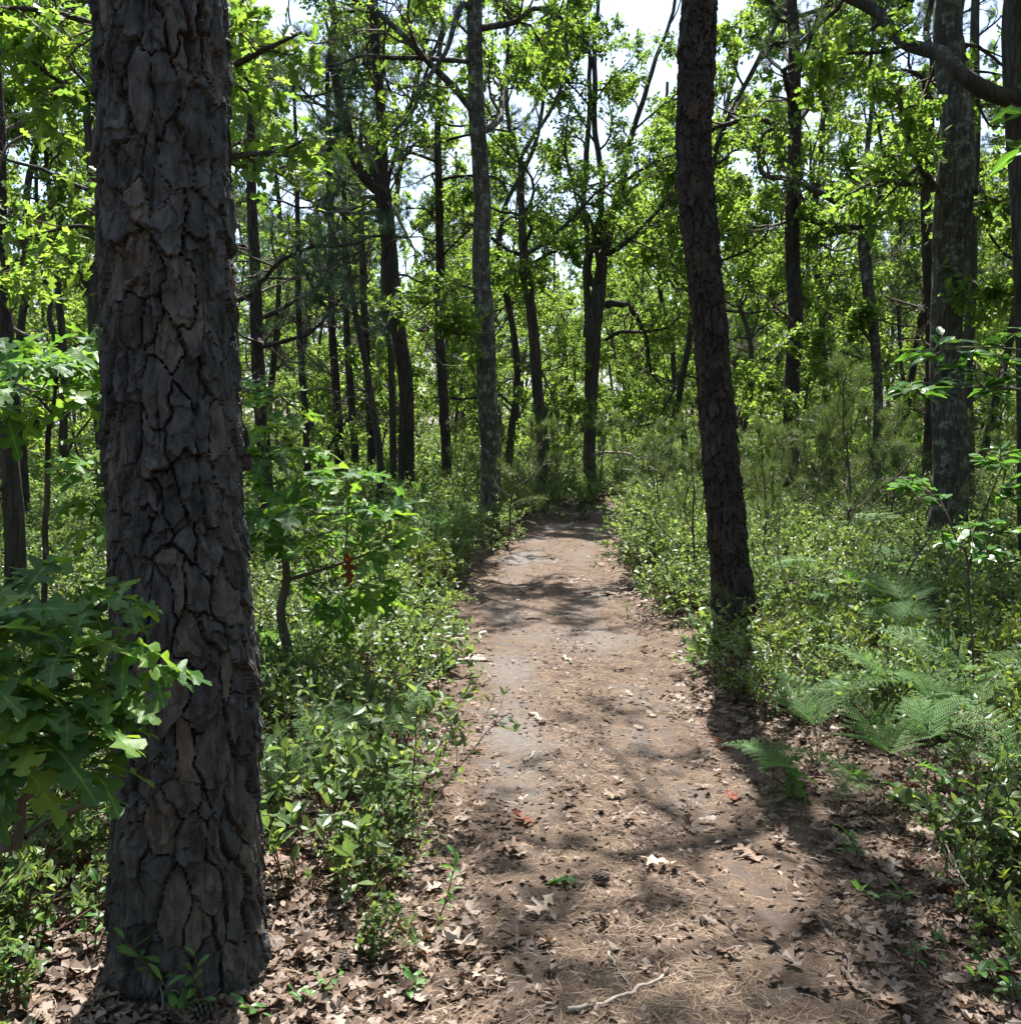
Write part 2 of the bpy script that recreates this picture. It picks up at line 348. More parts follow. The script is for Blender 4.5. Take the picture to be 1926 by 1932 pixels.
def surf(x, y):
    """height of whatever one would step on"""
    u = np.abs(np.asarray(x)-pcx(y))/HALF
    pz = .11*sstep(.85, 1.9, u) + gz(pcx(y), y) - .018*np.exp(-((u-.52)/.2)**2) - .05*sstep(.8, 1.15, u) + .004
    return np.where(u < 1.0, np.maximum(pz, gz(x, y)-.035*(1-sstep(.7, 1.15, u))), gz(x, y))

# ------------------------------------------------------------------ leaf templates (base at 0, tip at y = 1, face up)
def strip_leaf(outline, rib, fold=.25, droop=.2, curl=0.0, wave=0.0, seed=0, petiole=.12):
    """both halves of a blade between its midrib and its outline"""
    rg = rng_of(seed); o = np.array(outline, float); k = len(o); V, F, A = [], [], []
    for s in (1, -1):
        out = o.copy(); out[1:-1, 0] *= 1+rg.normal(size=k-2)*.07; out[1:-1, 1] += rg.normal(size=k-2)*.012
        n0 = len(V)
        for i in range(k):
            V.append((0, rib[i], 0)); A.append(1.)
            V.append((s*out[i, 0], out[i, 1], 0)); A.append(0.)
        for i in range(k-1):
            a, b, c, d = n0+2*i, n0+2*i+1, n0+2*i+3, n0+2*i+2
            F.append((a, b, c, d) if s > 0 else (d, c, b, a))
    V = np.array(V)
    n0 = len(V); V = np.vstack([V, [(-.008, -petiole, .0), (.008, -petiole, .0), (.012, .03, .002), (-.012, .03, .002)]]); A += [1]*4
    F.append((n0, n0+1, n0+2, n0+3))
    x, y = V[:, 0], V[:, 1]
    z = fold*np.abs(x) - curl*x*x*4 - droop*np.maximum(y, 0)**2 + wave*np.sin(y*9+x*6+seed)*np.abs(x)*2
    return np.stack([x, y, z], 1), np.array(F), np.array(A)
WHITE_OAK = [(.015, 0), (.05, .10), (.11, .18), (.19, .23), (.20, .27), (.09, .30), (.065, .35), (.12, .41), (.28, .47), (.31, .53), (.27, .57), (.12, .56), (.075, .60), (.13, .67), (.27, .74), (.28, .80), (.22, .83), (.10, .82), (.07, .86), (.11, .92), (.10, .98), (0, 1)]
WHITE_RIB = [0, .06, .11, .16, .2, .25, .29, .33, .37, .42, .46, .49, .53, .57, .62, .67, .71, .75, .79, .85, .92, 1]
BLACK_OAK = [(.015, 0), (.06, .10), (.22, .16), (.25, .22), (.10, .27), (.07, .32), (.14, .38), (.34, .44), (.40, .43), (.36, .51), (.13, .52), (.09, .57), (.18, .66), (.33, .75), (.30, .80), (.13, .78), (.09, .82), (.10, .92), (0, 1)]
BLACK_RIB = [0, .06, .12, .17, .22, .27, .31, .35, .39, .43, .47, .52, .57, .63, .69, .73, .78, .88, 1]
def ovate(w, peak=.45, k=9):
    t = np.linspace(0, 1, k); a = np.where(t < peak, t/peak*.5, .5+(t-peak)/(1-peak)*.5)
    return [(max(w*math.sin(math.pi*x)**.85, 0), y) for x, y in zip(a, t)], list(t)
def fan_leaf(pts, droop=.15, fold=.2):
    p = [(0, 0)]+pts+[(0, 1)]+[(-x, y) for x, y in pts[::-1]]
    V = np.array([(0, .47, 0)]+[(x, y, fold*abs(x)-droop*y*y) for x, y in p]); V[0, 2] = -droop*.22
    n = len(p); return V, np.array([(0, 1+i, 1+(i+1) % n) for i in range(n)])
LOBED = fan_leaf([(.2, .22), (.10, .36), (.34, .52), (.11, .62), (.24, .83)])
DIAMOND = (np.array([(0, 0, 0), (.27, .46, .08), (0, 1, -.10), (-.27, .46, .08)]), np.array([(0, 1, 2), (0, 2, 3)]))
LOB8 = fan_leaf([(.26, .34), (.10, .50), (.27, .74)])
OVAL = fan_leaf([(.16, .18), (.25, .45), (.17, .78)], .12, .25)
OAK_BLADES = []
for i in range(5):
    V, F, A = strip_leaf(WHITE_OAK, WHITE_RIB, .22, .25+.1*i, .1*(i % 3), .10+.05*i, 40+i); OAK_BLADES.append(mesh('oak_leaf', V, F, M['oak_leaf_near'], attrs={'rib': A}))
OVATE_BLADES = []
for i in range(4):
    o_, r_ = ovate(.24, .42); V, F, A = strip_leaf(o_, r_, .22, .05+.06*i, .1*i, .06, 60+i); OVATE_BLADES.append(mesh('ovate_leaf', V, F, M['ovate_leaf'], attrs={'rib': A}))
SPRIG_BLADES = []
for i in range(4):
    o_, r_ = ovate(.21, .62); V, F, A = strip_leaf(o_, r_, .25, .12+.1*i, 0, .05, 70+i, .04); SPRIG_BLADES.append(mesh('sprig_leaf', V, F, M['sprig_leaf'], attrs={'rib': A}))
def dry_blade(seed, m, black=True):
    V, F, A = strip_leaf(BLACK_OAK if black else WHITE_OAK, BLACK_RIB if black else WHITE_RIB, .1, .0, 0, 0, seed)
    rg = rng_of(seed); V[:, 1] -= .5
    x, y = V[:, 0].copy(), V[:, 1].copy()
    a, b_, c = rg.uniform(-.5, .9), rg.uniform(.1, 1.3), rg.uniform(-.6, .6)
    V[:, 2] = .10 + a*x*x*1.6 + b_*y*y*.55 + c*x*y + .06*np.sin(x*11+seed)*np.cos(y*9) - .04
    return mesh('fallen_leaf', V, F, m, attrs={'rib': A})
DRY = [dry_blade(80+i, M['fallen_leaf'], i % 3 != 2) for i in range(8)]
RED_DRY = dry_blade(95, M['red_leaf']); HANG_DRY = dry_blade(96, M['red_leaf'], False)

def blade(root, base, me, pos, yd, zd, size, name='leaf', **pr):
    y = yd/np.linalg.norm(yd); z = zd-(zd@y)*y; z = z/np.linalg.norm(z); x = np.cross(y, z)
    o = bpy.data.objects.new(name, me); col.objects.link(o)
    m = np.eye(4); m[:3, :3] = np.stack([x, y, z], 1)*size; m[:3, 3] = pos-base
    from mathutils import Matrix
    o.parent = root; o.matrix_local = Matrix(m.tolist())
    for k, v in pr.items(): o[k] = v
    return o

# ------------------------------------------------------------------ trees
def bark_tube(P, R, sides, amp, seed, kz=7.0, flare=0.0, ridge=5.0):
    """one trunk or limb with furrowed relief"""
    n = len(P); T = nrm(np.gradient(P, axis=0)); ref = np.array([1., 0, 0]) if abs(T[:, 2].mean()) > .6 else np.array([0, 0, 1.])
    U = nrm(np.cross(T, ref)); Wv = np.cross(T, U)
    a = np.linspace(0, 2*np.pi, sides, endpoint=False)
    L = np.concatenate([[0], np.cumsum(np.linalg.norm(np.diff(P, axis=0), axis=1))])
    ca, sa = np.cos(a)[None, :], np.sin(a)[None, :]; zz = L[:, None]
    f = fbm(ca*ridge*.5+7, sa*ridge*.5+3, zz*kz*.35, 3, seed); f2 = 1-np.abs(noise(ca*ridge+11, sa*ridge, zz*kz*.5, seed+9))*2
    rr = R[:, None]*(1+amp*.5*f-amp*.9*np.maximum(f2, 0)**2 + .10*noise(ca*.8+5, sa*.8, zz*.8, seed+5))
    if flare: rr = rr*(1+flare*np.exp(-zz/.22)*(1+.45*np.cos(a*4+seed)[None, :]))
    V = P[:, None, :] + rr[..., None]*(np.cos(a)[None, :, None]*U[:, None, :]+np.sin(a)[None, :, None]*Wv[:, None, :])
    i = np.arange(n-1)[:, None]*sides; j = np.arange(sides)[None, :]; j2 = (j+1) % sides
    return V.reshape(-1, 3), np.stack([i+j, i+j2, i+sides+j2, i+sides+j], -1).reshape(-1, 4)

def oak_leaves(rng, tw, per, size, tmpl, t0=.1):
    p, t = sample_on(rng, tw, per, t0, 1.0, .85)
    q = rng.normal(size=p.shape); yd = nrm(nrm(t)*.6 + nrm(q)*.9 + np.array([0, 0, -.12]))
    zd = np.array([0, 0, 1.]) + rng.normal(size=p.shape)*.55
    return place(tmpl[0], tmpl[1], p+rng.normal(size=p.shape)*.035, yd, zd, size*rng.uniform(.65, 1.25, len(p)))
NEEDLE = (np.array([(-.009, 0, 0), (.009, 0, 0), (0, 1, -.06)]), np.array([(0, 1, 2)]))
def tuft(n, seed, spread=1.0, width=1.0):
    rg = rng_of(seed); d = rg.normal(size=(n, 3))*spread; d[:, 1] = np.abs(d[:, 1])*.6+.55
    tv = NEEDLE[0]*np.array([width, 1, 1])
    return place(tv, NEEDLE[1], rg.uniform(-.12, .12, (n, 3))*np.array([.2, 1.6, .2]), nrm(d), rg.normal(size=(n, 3)), rg.uniform(.7, 1.1, n))
TUFTS = [tuft(17, 5, .85, 1.3), tuft(17, 6, .85, 1.3)]
def pine_needles(rng, tw, per, size, t0=.45, tmpl=None):
    p, t = sample_on(rng, tw, per, t0, 1.0, .7)
    tv, tf = tmpl or TUFTS[0]
    yd = nrm(t + rng.normal(size=p.shape)*.45 + np.array([0, 0, .25]))
    return place(tv, tf, p, yd, rng.normal(size=p.shape), size*rng.uniform(.75, 1.2, len(p)))

def crown_of(rng, L1, R1, species, dens, dead=None, leaf=.125, tmpl=LOBED):
    """twigs and foliage on a batch of limbs (B,n,3): -> twig mesh data, foliage mesh data"""
    if species == 'oak':
        P2, R2 = children(rng, L1, R1, 7, .22, 1, (.42, .3), .9, 5, .30, .06, .006, .25)
        P3, R3 = children(rng, P2, R2, 6, .2, 1, (.5, .35), .85, 3, .28, .04, .0035, .3)
        P3b, R3b = children(rng, L1, R1, 5, .35, 1, (.18, .4), .9, 3, .28, .04, .0035, .3)
        P3, R3 = np.concatenate([P3, P3b]), np.concatenate([R3, R3b])
        tw = join([tubes(P2, R2, 3), tubes(P3, R3, 3)])
        return tw, oak_leaves(rng, P3, dens, leaf, tmpl)
    P2, R2 = children(rng, L1, R1, 10, .2, 1, (.34, .35), .85, 5, .22, .08, .006, .6)
    P3, R3 = children(rng, P2, R2, 4, .3, 1, (.4, .3), .7, 3, .2, .12, .004, .5)
    tw = [tubes(P2, R2, 4), tubes(P3, R3, 3)]
    fol = join([pine_needles(rng, P3, dens, leaf, .3, TUFTS[0]), pine_needles(rng, P2, dens, leaf, .5, TUFTS[1])])
    if dead is not None:
        D2, Q2 = children(rng, dead[0], dead[1], 7, .15, 1, (.42, .4), .9, 6, .30, .0, .005, .4)
        D3, Q3 = children(rng, D2, Q2, 4, .25, 1, (.45, .4), .8, 4, .30, .0, .003, .3)
        tw += [tubes(D2, Q2, 4), tubes(D3, Q3, 3)]
    return join(tw), fol

def limb_batch(rng, P, R, z0, z1, k, length, elev, rk=.5, up=.05, wander=.22, n=9, rmin=.012):
    """limbs leaving a trunk between two heights"""
    zs = np.sort(rng.uniform(z0, z1, k)); az = np.arange(k)*2.4+rng.uniform(0, 6.3)+rng.normal(size=k)*.3
    i = np.array([int(np.argmin(np.abs(P[:, 2]-z))) for z in zs])
    e = np.radians(elev[0]+(elev[1]-elev[0])*(zs-z0)/max(z1-z0, .1)) + rng.normal(size=k)*.12
    d = np.stack([np.cos(az)*np.cos(e), np.sin(az)*np.cos(e), np.sin(e)], 1)
    f = (zs-z0)/max(z1-z0, .1); L = length*(1-.55*f)*rng.uniform(.7, 1.2, k)
    r = np.maximum(R[i]*rk, rmin)
    return grow(rng, P[i], d, L, r, np.maximum(r*.25, .006), n, wander, up)

SEED = [100]
def tree(name, label, category, Yd, trunk, height, species, bark, crown=(3.5, 3.2, 12), limbs=(), dens=7, dead=0, dead_z=(1.5, 4), group=None, sides=20, amp=.10, flare=.25,
         stems=(), leaf=.125, tmpl=LOBED, seed=None, elev=(15, 60), lean=(0, 0), top_r=.3, bare=()):
    """trunk: [(px, py, width px)] up from the base, all at distance Yd; limbs and stems: lists of (px, py, width, dY)"""
    SEED[0] += 1; seed = seed or SEED[0]; rng = rng_of(seed)
    if Yd > 11.5 and species == 'oak' and tmpl is LOBED: tmpl, leaf, dens = DIAMOND, .098, int(dens*1.45)
    elif tmpl is LOBED: leaf = min(leaf, .11)
    P, R = [], []
    for x, y, w in trunk: p = at(x, y, Yd); P.append(p); R.append(w/2/FPX*(p-CAM)@FW)
    b = P[0].copy(); b[2] = float(gz(b[0], b[1])); base = b.copy()
    if P[0][2] > b[2]+.05: P.insert(0, b-np.array([0, 0, .12])); R.insert(0, R[0]*1.08)
    else: P[0] = b-np.array([0, 0, .12])
    last = P[-1]; dirv = nrm(P[-1]-P[-2])*.6+np.array([lean[0], lean[1], 1.]); z = last[2]; r = R[-1]
    rtop = R[-1]; n_ext = 6
    if height > z+.5:
        for i in range(1, n_ext+1):
            f = i/n_ext; P.append(last + nrm(dirv+np.array([*rng.normal(size=2)*.10, 0]))*(height-z)*f); R.append(rtop*(1-f*(1-top_r)))
    P, R = np.array(P), np.array(R)
    n = max(24, int((P[-1, 2]-P[0, 2])/.10)); P, R = resample(P, n, R)
    P[:, :2] += np.stack([noise(P[:, 2]*.9, seed, 0, 1), noise(P[:, 2]*.9, seed, 5, 2)], 1)*.35*R[:, None]
    root = empty(name, base, label, category, group)
    V, F = bark_tube(P, R, sides, amp, seed, flare=flare)
    obj('trunk', mesh('trunk', V-base, F, M[bark]), root)
    def px_limb(pts):
        q = np.array([at(x, y, Yd+dy) for x, y, w, dy in pts]); rr = np.array([w/2/FPX*Yd for x, y, w, dy in pts])
        k = max(10, int(np.linalg.norm(np.diff(q, axis=0), axis=1).sum()/.1)); q, rr = resample(q, k, rr)
        q += np.stack([noise(np.arange(k)*.22, seed, c, 7+len(pts)) for c in range(3)], 1)*.05
        return q, rr
    L1, R1 = [], []
    for st in stems:                                     # forks: stems that carry limbs of their own
        q, rr = px_limb(st)
        height_s = max(height, q[-1][2]+1.6)
        if st[-1][1] < 60:                               # carry on above the frame
            ext = nrm(q[-1]-q[-6])*.6+np.array([rng.normal()*.12, rng.normal()*.12, 1]); k = 14
            e = q[-1]+np.linspace(.08, 1, k)[:, None]*nrm(ext)*(height_s-q[-1][2]); q = np.vstack([q, e]); rr = np.concatenate([rr, np.linspace(rr[-1], rr[-1]*.15, k)])
        V, F = bark_tube(q, rr, max(10, sides*2//3), amp, seed+3); so = obj('stem', mesh('stem', V-base, F, M[bark]), root)
        cl, cr = limb_batch(rng, q, rr, max(q[0][2]+.8, crown[1]-1), q[-1][2], 10, crown[0]*.55, elev, .45)
        L1.append(cl); R1.append(cr)
    for lm in limbs:
        q, rr = px_limb(lm)
        V, F = bark_tube(q, rr, 9, amp, seed+7); obj('limb', mesh('limb', V-base, F, M[bark]), root)
        L1.append(resample(q, 9)[None]); R1.append(np.interp(np.linspace(0, 1, 9), np.linspace(0, 1, len(rr)), rr)[None])
    for lm in bare:                                      # limbs without leaves
        q, rr = px_limb(lm); V, F = bark_tube(q, rr, 10, amp, seed+11); obj('limb', mesh('limb', V-base, F, M[bark]), root)
    nl = len(L1); nmanual = len(limbs)
    if crown[2]:
        cl, cr = limb_batch(rng, P, R, crown[1], P[-1, 2]-.2, crown[2], crown[0], elev, .5, up=.06 if species == 'oak' else .0)
        L1.append(cl); R1.append(cr)
    L1n, R1n = np.concatenate(L1), np.concatenate(R1)
    grown = np.concatenate([a for k_, a in enumerate(L1) if not (len(stems) <= k_ < len(stems)+nmanual)]) if len(L1) > nmanual else None
    grownR = np.concatenate([a for k_, a in enumerate(R1) if not (len(stems) <= k_ < len(stems)+nmanual)]) if len(L1) > nmanual else None
    if grown is not None:
        for q, rr in zip(grown, grownR):
            V, F = tubes(q[None], rr[None], 7); obj('limb', mesh('limb', V-base, F, M[bark]), root)
    dl = None
    if dead:
        dl = limb_batch(rng, P, R, dead_z[0], dead_z[1], dead, crown[0]*.55, (-5, 15), .3, up=-.01, wander=.22, rmin=.009)
        for q, rr in zip(*dl):
            V, F = tubes(q[None], rr[None], 6); obj('dead_limb', mesh('dead_limb', V-base, F, M['dead_twig'] if species != 'oak' else M[bark]), root)
    tw, fo = crown_of(rng, L1n, R1n, 'oak' if species == 'oak' else 'pine', dens, dl if species != 'oak' else None, leaf if species == 'oak' else (.12 if species == 'pine' else .13), tmpl)
    obj('twigs', mesh('twigs', tw[0]-base, tw[1], M['twig']), root, kind='stuff')
    if len(fo[1]): obj('crown', mesh('crown', fo[0]-base, fo[1], M['oak_leaf' if species == 'oak' else 'needle' if species == 'pine' else 'white_pine'], smooth=False), root, kind='stuff')
    return root

# --- the big pitch pine beside the path, with its bark plates as pieces
def plated_pine(name, label, Yd, trunk, height, cw, ch, zmax, ds, dz, amp, seed, nplates, crown, bark='pine_bark'):
    rng = rng_of(seed)
    P, R = [], []
    for x, y, w in trunk: p = at(x, y, Yd); P.append(p); R.append(w/2/FPX*(p-CAM)@FW)
    b = P[0].copy(); b[2] = float(gz(b[0], b[1])); base = b.copy(); P[0] = b-np.array([0, 0, .1])
    root = empty(name, base, label, 'tree')
    top = P[-1]; ext = nrm(P[-1]-P[-2])
    while P[-1][2] < zmax: P.append(P[-1]+ext*.25); R.append(R[-1]*.995)
    P, R = np.array(P), np.array(R); P0, R0 = P, R
    L = np.linalg.norm(np.diff(P, axis=0), axis=1).sum(); n = int(L/dz); P, R = resample(P, n, R)
    circ = 2*np.pi*R.mean(); sides = int(circ/ds)
    a = np.linspace(0, 2*np.pi, sides, endpoint=False); s = np.linspace(0, L, n)
    A, S = np.meshgrid(a, s)
    ca, sa = np.cos(A), np.sin(A); k = R.mean()
    # cells: jittered points on the unrolled bark, wrapped round
    ncol = max(6, round(circ/cw)); nrow = int(L/ch)+2
    ci, ri = np.meshgrid(np.arange(ncol), np.arange(nrow))
    cu = ((ci + .5*(ri % 2) + rng.uniform(-.36, .36, ci.shape))/ncol) % 1; cv = (ri + rng.uniform(-.48, .48, ci.shape))*ch
    cu, cv = cu.ravel(), cv.ravel(); cid_h = rng.uniform(-1, 1, cu.size); cid_t = rng.normal(size=(cu.size, 2))
    wu = (A/(2*np.pi) + (.020*fbm(ca*k*15, sa*k*15, S*8, 3, seed)+.006*noise(ca*k*48, sa*k*48, S*28, seed+4))/circ) % 1
    wv = S + .050*fbm(ca*k*16+9, sa*k*16, S*9, 3, seed+1)
    def cells(cu, cv, ncol, nrow, cw, ch, wu, wv):
        f1 = np.full(A.shape, 9.); f2 = np.full(A.shape, 9.); own = np.zeros(A.shape, int); sec = np.zeros(A.shape, int)
        row0 = np.floor(wv/ch).astype(int); col0 = np.floor(wu*ncol).astype(int)
        for dr in (-1, 0, 1, 2):
            rr_ = np.clip(row0+dr, 0, nrow-1)
            for dc in (-2, -1, 0, 1, 2):
                q = rr_*ncol + (col0+dc) % ncol
                du = wu-cu[q]; du -= np.round(du); d = np.sqrt((du*circ/cw)**2 + ((wv-cv[q])/ch)**2)
                upd = d < f1; nxt = ~upd & (d < f2); f2 = np.where(upd, f1, np.where(nxt, d, f2)); sec = np.where(upd, own, np.where(nxt, q, sec)); own = np.where(upd, q, own); f1 = np.where(upd, d, f1)
        return f2-f1, own, sec
    edge, own, sec = cells(cu, cv, ncol, nrow, cw, ch, wu, wv)
    du = wu-cu[own]; du -= np.round(du); du *= circ/cw; dv = (wv-cv[own])/ch
    eu = cu[sec]-cu[own]; eu -= np.round(eu); eu *= circ/cw; ev = (cv[sec]-cv[own])/ch
    side = np.abs(eu)/(np.abs(eu)+.8*np.abs(ev)+1e-6)                      # 1: a furrow running up the trunk, 0: a flake's upper or lower edge
    wid = .03+(.05+.30*np.clip(noise(ca*k*9, sa*k*9, S*3.5, seed+14)*.9+.4, 0, 1))*side**1.2
    plate = sstep(.0, .6, edge/wid)
    # smaller flakes lying over each other on every plate
    nc2, nr2 = ncol*3, int(L/(ch/3.2))+2
    c2, r2 = np.meshgrid(np.arange(nc2), np.arange(nr2)); u2 = ((c2+.5*(r2 % 2)+rng.uniform(-.45, .45, c2.shape))/nc2 % 1).ravel(); v2 = ((r2+rng.uniform(-.45, .45, c2.shape))*ch/3.2).ravel()
    wu2 = (wu+.010*fbm(ca*k*34, sa*k*34, S*22, 2, seed+15)/circ) % 1; wv2 = wv+.018*fbm(ca*k*30+3, sa*k*30, S*20, 2, seed+16)
    e2, o2, s2 = cells(u2, v2, nc2, nr2, circ/nc2, ch/3.2, wu2, wv2)
    h2 = rng.uniform(-1, 1, u2.size); dv2 = (wv2-v2[o2])/(ch/3.2)
    flake = h2[o2]*.6 - .5*dv2*(.4+.6*np.abs(h2[o2]))
    fib = fbm(ca*k*90, sa*k*90, S*14, 2, seed+8)
    crack = np.maximum(0, 1-np.abs(noise(ca*k*20+4, sa*k*20, S*2.6, seed+18))*9)**2
    h = .72*plate + .24*cid_h[own] - .42*dv*(.35+.65*np.abs(cid_h[own])) + .20*cid_t[own, 1]*du + (.30+.12*cid_t[own, 0])*flake + .10*fib - .30*crack + .22*fbm(ca*k*4, sa*k*4, S*3, 2, seed+12)
    rr = R[:, None] + amp*(h-.55)
    rr = rr*(1+.13*np.exp(-S/.18)*(1+.5*np.cos(A*5+2)))
    T = nrm(np.gradient(P, axis=0)); U = nrm(np.cross(T, np.array([1., 0, 0]))); Wv = np.cross(T, U)
    V = P[:, None, :] + rr[..., None]*(ca[..., None]*U[:, None, :]+sa[..., None]*Wv[:, None, :]) - base
    V = V.reshape(-1, 3)
    i = np.arange(n-1)[:, None]*sides; j = np.arange(sides)[None, :]; j2 = (j+1) % sides
    F = np.stack([i+j, i+j2, i+sides+j2, i+sides+j], -1).reshape(-1, 4)
    fown = own[:-1].ravel(); fedge = edge[:-1].ravel()
    fown = np.where(plate[:-1].ravel() > .3, fown, -1)
    cen = V[F[:, 0]]; tow = nrm((CAM-base)-np.array([0, 0, 0]))
    ids, cnt = np.unique(fown[fown >= 0], return_counts=True)
    order = np.argsort(fown, kind='stable'); so = fown[order]
    face = {}
    for q in ids:
        sel = order[np.searchsorted(so, q):np.searchsorted(so, q, 'right')]
        c = cen[sel].mean(0); r_ = c-(np.interp(c[2]+base[2], P[:, 2], P[:, 0])-base[0], np.interp(c[2]+base[2], P[:, 2], P[:, 1])-base[1], c[2])
        v = CAM-base-c; fac = (r_[:2]@v[:2])/(np.linalg.norm(r_[:2])*np.linalg.norm(v[:2])+1e-9)
        face[q] = (fac*len(sel) if fac > -.15 else -1, sel)
    keep = sorted((q for q in ids if face[q][0] > 0), key=lambda q: -face[q][0])[:nplates]
    rest = np.ones(len(F), bool)
    trunk_o = None
    pieces = []
    for q in keep:
        sel = face[q][1]; rest[sel] = False; pieces.append(F[sel])
    us, inv = np.unique(F[rest], return_inverse=True)
    trunk_o = obj('trunk', mesh('trunk', V[us], inv.reshape(-1, 4), [M['pine_groove'], M[bark]], mi=np.where(fown[rest] >= 0, 1, 0), smooth=False), root)
    for Fq in pieces:
        us, inv = np.unique(Fq, return_inverse=True)
        obj('bark_plate', mesh('bark_plate', V[us], inv.reshape(-1, 4), M[bark], smooth=False), trunk_o)
    # upper stem and crown
    tp = P[-1]; up_ = nrm(ext*.5+np.array([0, 0, 1.])); k_ = 60
    Q = tp-up_*.05 + np.linspace(0, 1, k_)[:, None]*up_*(height-tp[2]); Q[:, :2] += np.stack([noise(np.linspace(0, 5, k_), seed, 0, 3), noise(np.linspace(0, 5, k_), seed, 9, 4)], 1)*np.linspace(0, .25, k_)[:, None]
    QR = np.linspace(R[-1]*1.01, R[-1]*.25, k_)
    Vq, Fq = bark_tube(Q, QR, 22, .08, seed); obj('upper_trunk', mesh('upper_trunk', Vq-base, Fq, M['pine_far_bark']), root)
    cl, cr = limb_batch(rng, Q, QR, crown[1], height-.2, crown[2], crown[0], (5, 45), .4, up=.02)
    for q, r_ in zip(cl, cr):
        Vl, Fl = tubes(q[None], r_[None], 7); obj('limb', mesh('limb', Vl-base, Fl, M['pine_far_bark']), root)
    tw, fo = crown_of(rng, cl, cr, 'pine', 5, None, .13)
    obj('twigs', mesh('twigs', tw[0]-base, tw[1], M['twig']), root, kind='stuff')
    obj('crown', mesh('crown', fo[0]-base, fo[1], M['needle'], smooth=False), root, kind='stuff')
    return root
plated_pine('pitch_pine', 'huge dark pitch pine with thick plated bark standing beside the path', float(gpt(360, 1905)[1])+.20,
            [(360, 1895, 268), (358, 1700, 266), (353, 1500, 262), (345, 1200, 246), (333, 900, 240), (321, 600, 234), (312, 300, 232), (303, 0, 228), (299, -120, 226)],
            11.5, .060, .130, 3.0, .0042, .0046, .030, 31, 300, (2.0, 6.5, 10))
plated_pine('pitch_pine', 'slender dark pine leaning over the right edge of the path', float(gpt(1384, 1228)[1])+.12,
            [(1384, 1225, 84), (1380, 1100, 74), (1362, 900, 66), (1337, 600, 62), (1309, 300, 64), (1319, 0, 64), (1322, -60, 63)],
            11.0, .055, .13, 4.7, .008, .010, .026, 32, 300, (2.5, 5.6, 14), 'dark_pine_bark')

# --- the other trees one can tell apart, each from its own outline
tree('oak_tree', 'straight grey oak left of the path with a long bare level limb', 'tree', 13.0,
     [(921, 900, 38), (922, 800, 36), (920, 620, 35), (908, 480, 33), (903, 300, 32), (899, 150, 31), (897, 0, 30)], 11, 'oak', 'lichen_bark', (3.4, 5.2, 11),
     bare=[[(893, 122, 9, 0), (840, 112, 9, -.3), (760, 116, 8, -.6), (690, 112, 6, -.7), (610, 118, 4, -.8)]],
     limbs=[[(905, 55, 14, 0), (960, 42, 11, -.3), (1010, 22, 9, -.5), (1060, 38, 7, -.8), (1110, 85, 4, -1)],
            [(893, 20, 13, 0), (872, 12, 12, -.2), (862, 45, 11, -.3), (835, 95, 9, -.5), (800, 150, 8, -.6), (770, 210, 6, -.8), (745, 240, 4, -1)],
            [(905, 540, 6, 0), (860, 545, 5, -.4), (800, 580, 3, -.8), (760, 600, 2, -1)],
            [(910, 622, 7, 0), (880, 630, 6, -.5), (830, 628, 4, -.9)]], sides=28, amp=.09)
tree('pine_tree', 'dark forked pine with two rising stems and bare twiggy limbs', 'tree', 14.5,
     [(768, 875, 31), (764, 760, 29), (752, 600, 29), (740, 480, 30), (728, 380, 31), (722, 345, 32), (722, 300, 24), (724, 250, 21), (716, 170, 19), (708, 80, 18), (703, 0, 17)], 11, 'pine', 'pine_far_bark', (2.6, 7.6, 10),
     stems=[[(718, 352, 24, 0), (690, 328, 20, -.1), (666, 290, 18, -.2), (655, 240, 17, -.3), (640, 170, 16, -.3), (630, 100, 15, -.3), (624, 0, 14, -.3)]],
     limbs=[[(728, 250, 7, 0), (770, 210, 7, .3), (800, 150, 6, .4), (830, 60, 5, .5)], [(655, 235, 6, -.3), (600, 190, 5, -.6), (545, 160, 4, -1), (480, 150, 3, -1.2)],
            [(716, 130, 6, 0), (690, 118, 6, -.4), (640, 140, 5, -.8), (560, 120, 3, -1.2)]],
     dead=14, dead_z=(3.4, 7.0), dens=3, sides=26, amp=.12, leaf=.12)
tree('pine_tree', 'thin dark straight pine between the forked pine and the grey oak', 'tree', 17,
     [(843, 865, 19), (838, 780, 19), (832, 650, 18), (833, 520, 17), (829, 380, 15), (826, 250, 12)], 10, 'pine', 'pine_far_bark', (2.2, 5.5, 10),
     limbs=[[(830, 420, 5, 0), (800, 400, 4, -.3), (770, 390, 3, -.6)], [(833, 480, 4, 0), (880, 440, 3, -.5), (900, 420, 2, -.8)]], dead=10, dead_z=(2.2, 6), dens=3)
tree('oak_tree', 'oak with a swollen knot and a narrow Y fork over the path end', 'tree', 18,
     [(1022, 840, 22), (1018, 760, 21), (1008, 640, 21), (1000, 570, 20), (993, 525, 26), (988, 480, 18), (986, 400, 14), (984, 305, 14)], 5.0, 'oak', 'oak_bark', (2.6, 4.5, 6),
     stems=[[(984, 310, 9, 0), (968, 250, 8, 0), (958, 170, 8, .1), (953, 60, 7, .2), (950, 0, 6, .2)], [(985, 305, 8, 0), (1005, 262, 8, .2), (1035, 225, 7, .4), (1060, 150, 6, .6), (1070, 0, 5, .6)]],
     limbs=[[(995, 520, 9, 0), (965, 508, 7, -.3), (935, 515, 5, -.6), (900, 505, 3, -.9)], [(1000, 500, 7, 0), (1040, 475, 5, -.3), (1090, 465, 3, -.6)]], top_r=.8, dens=8)
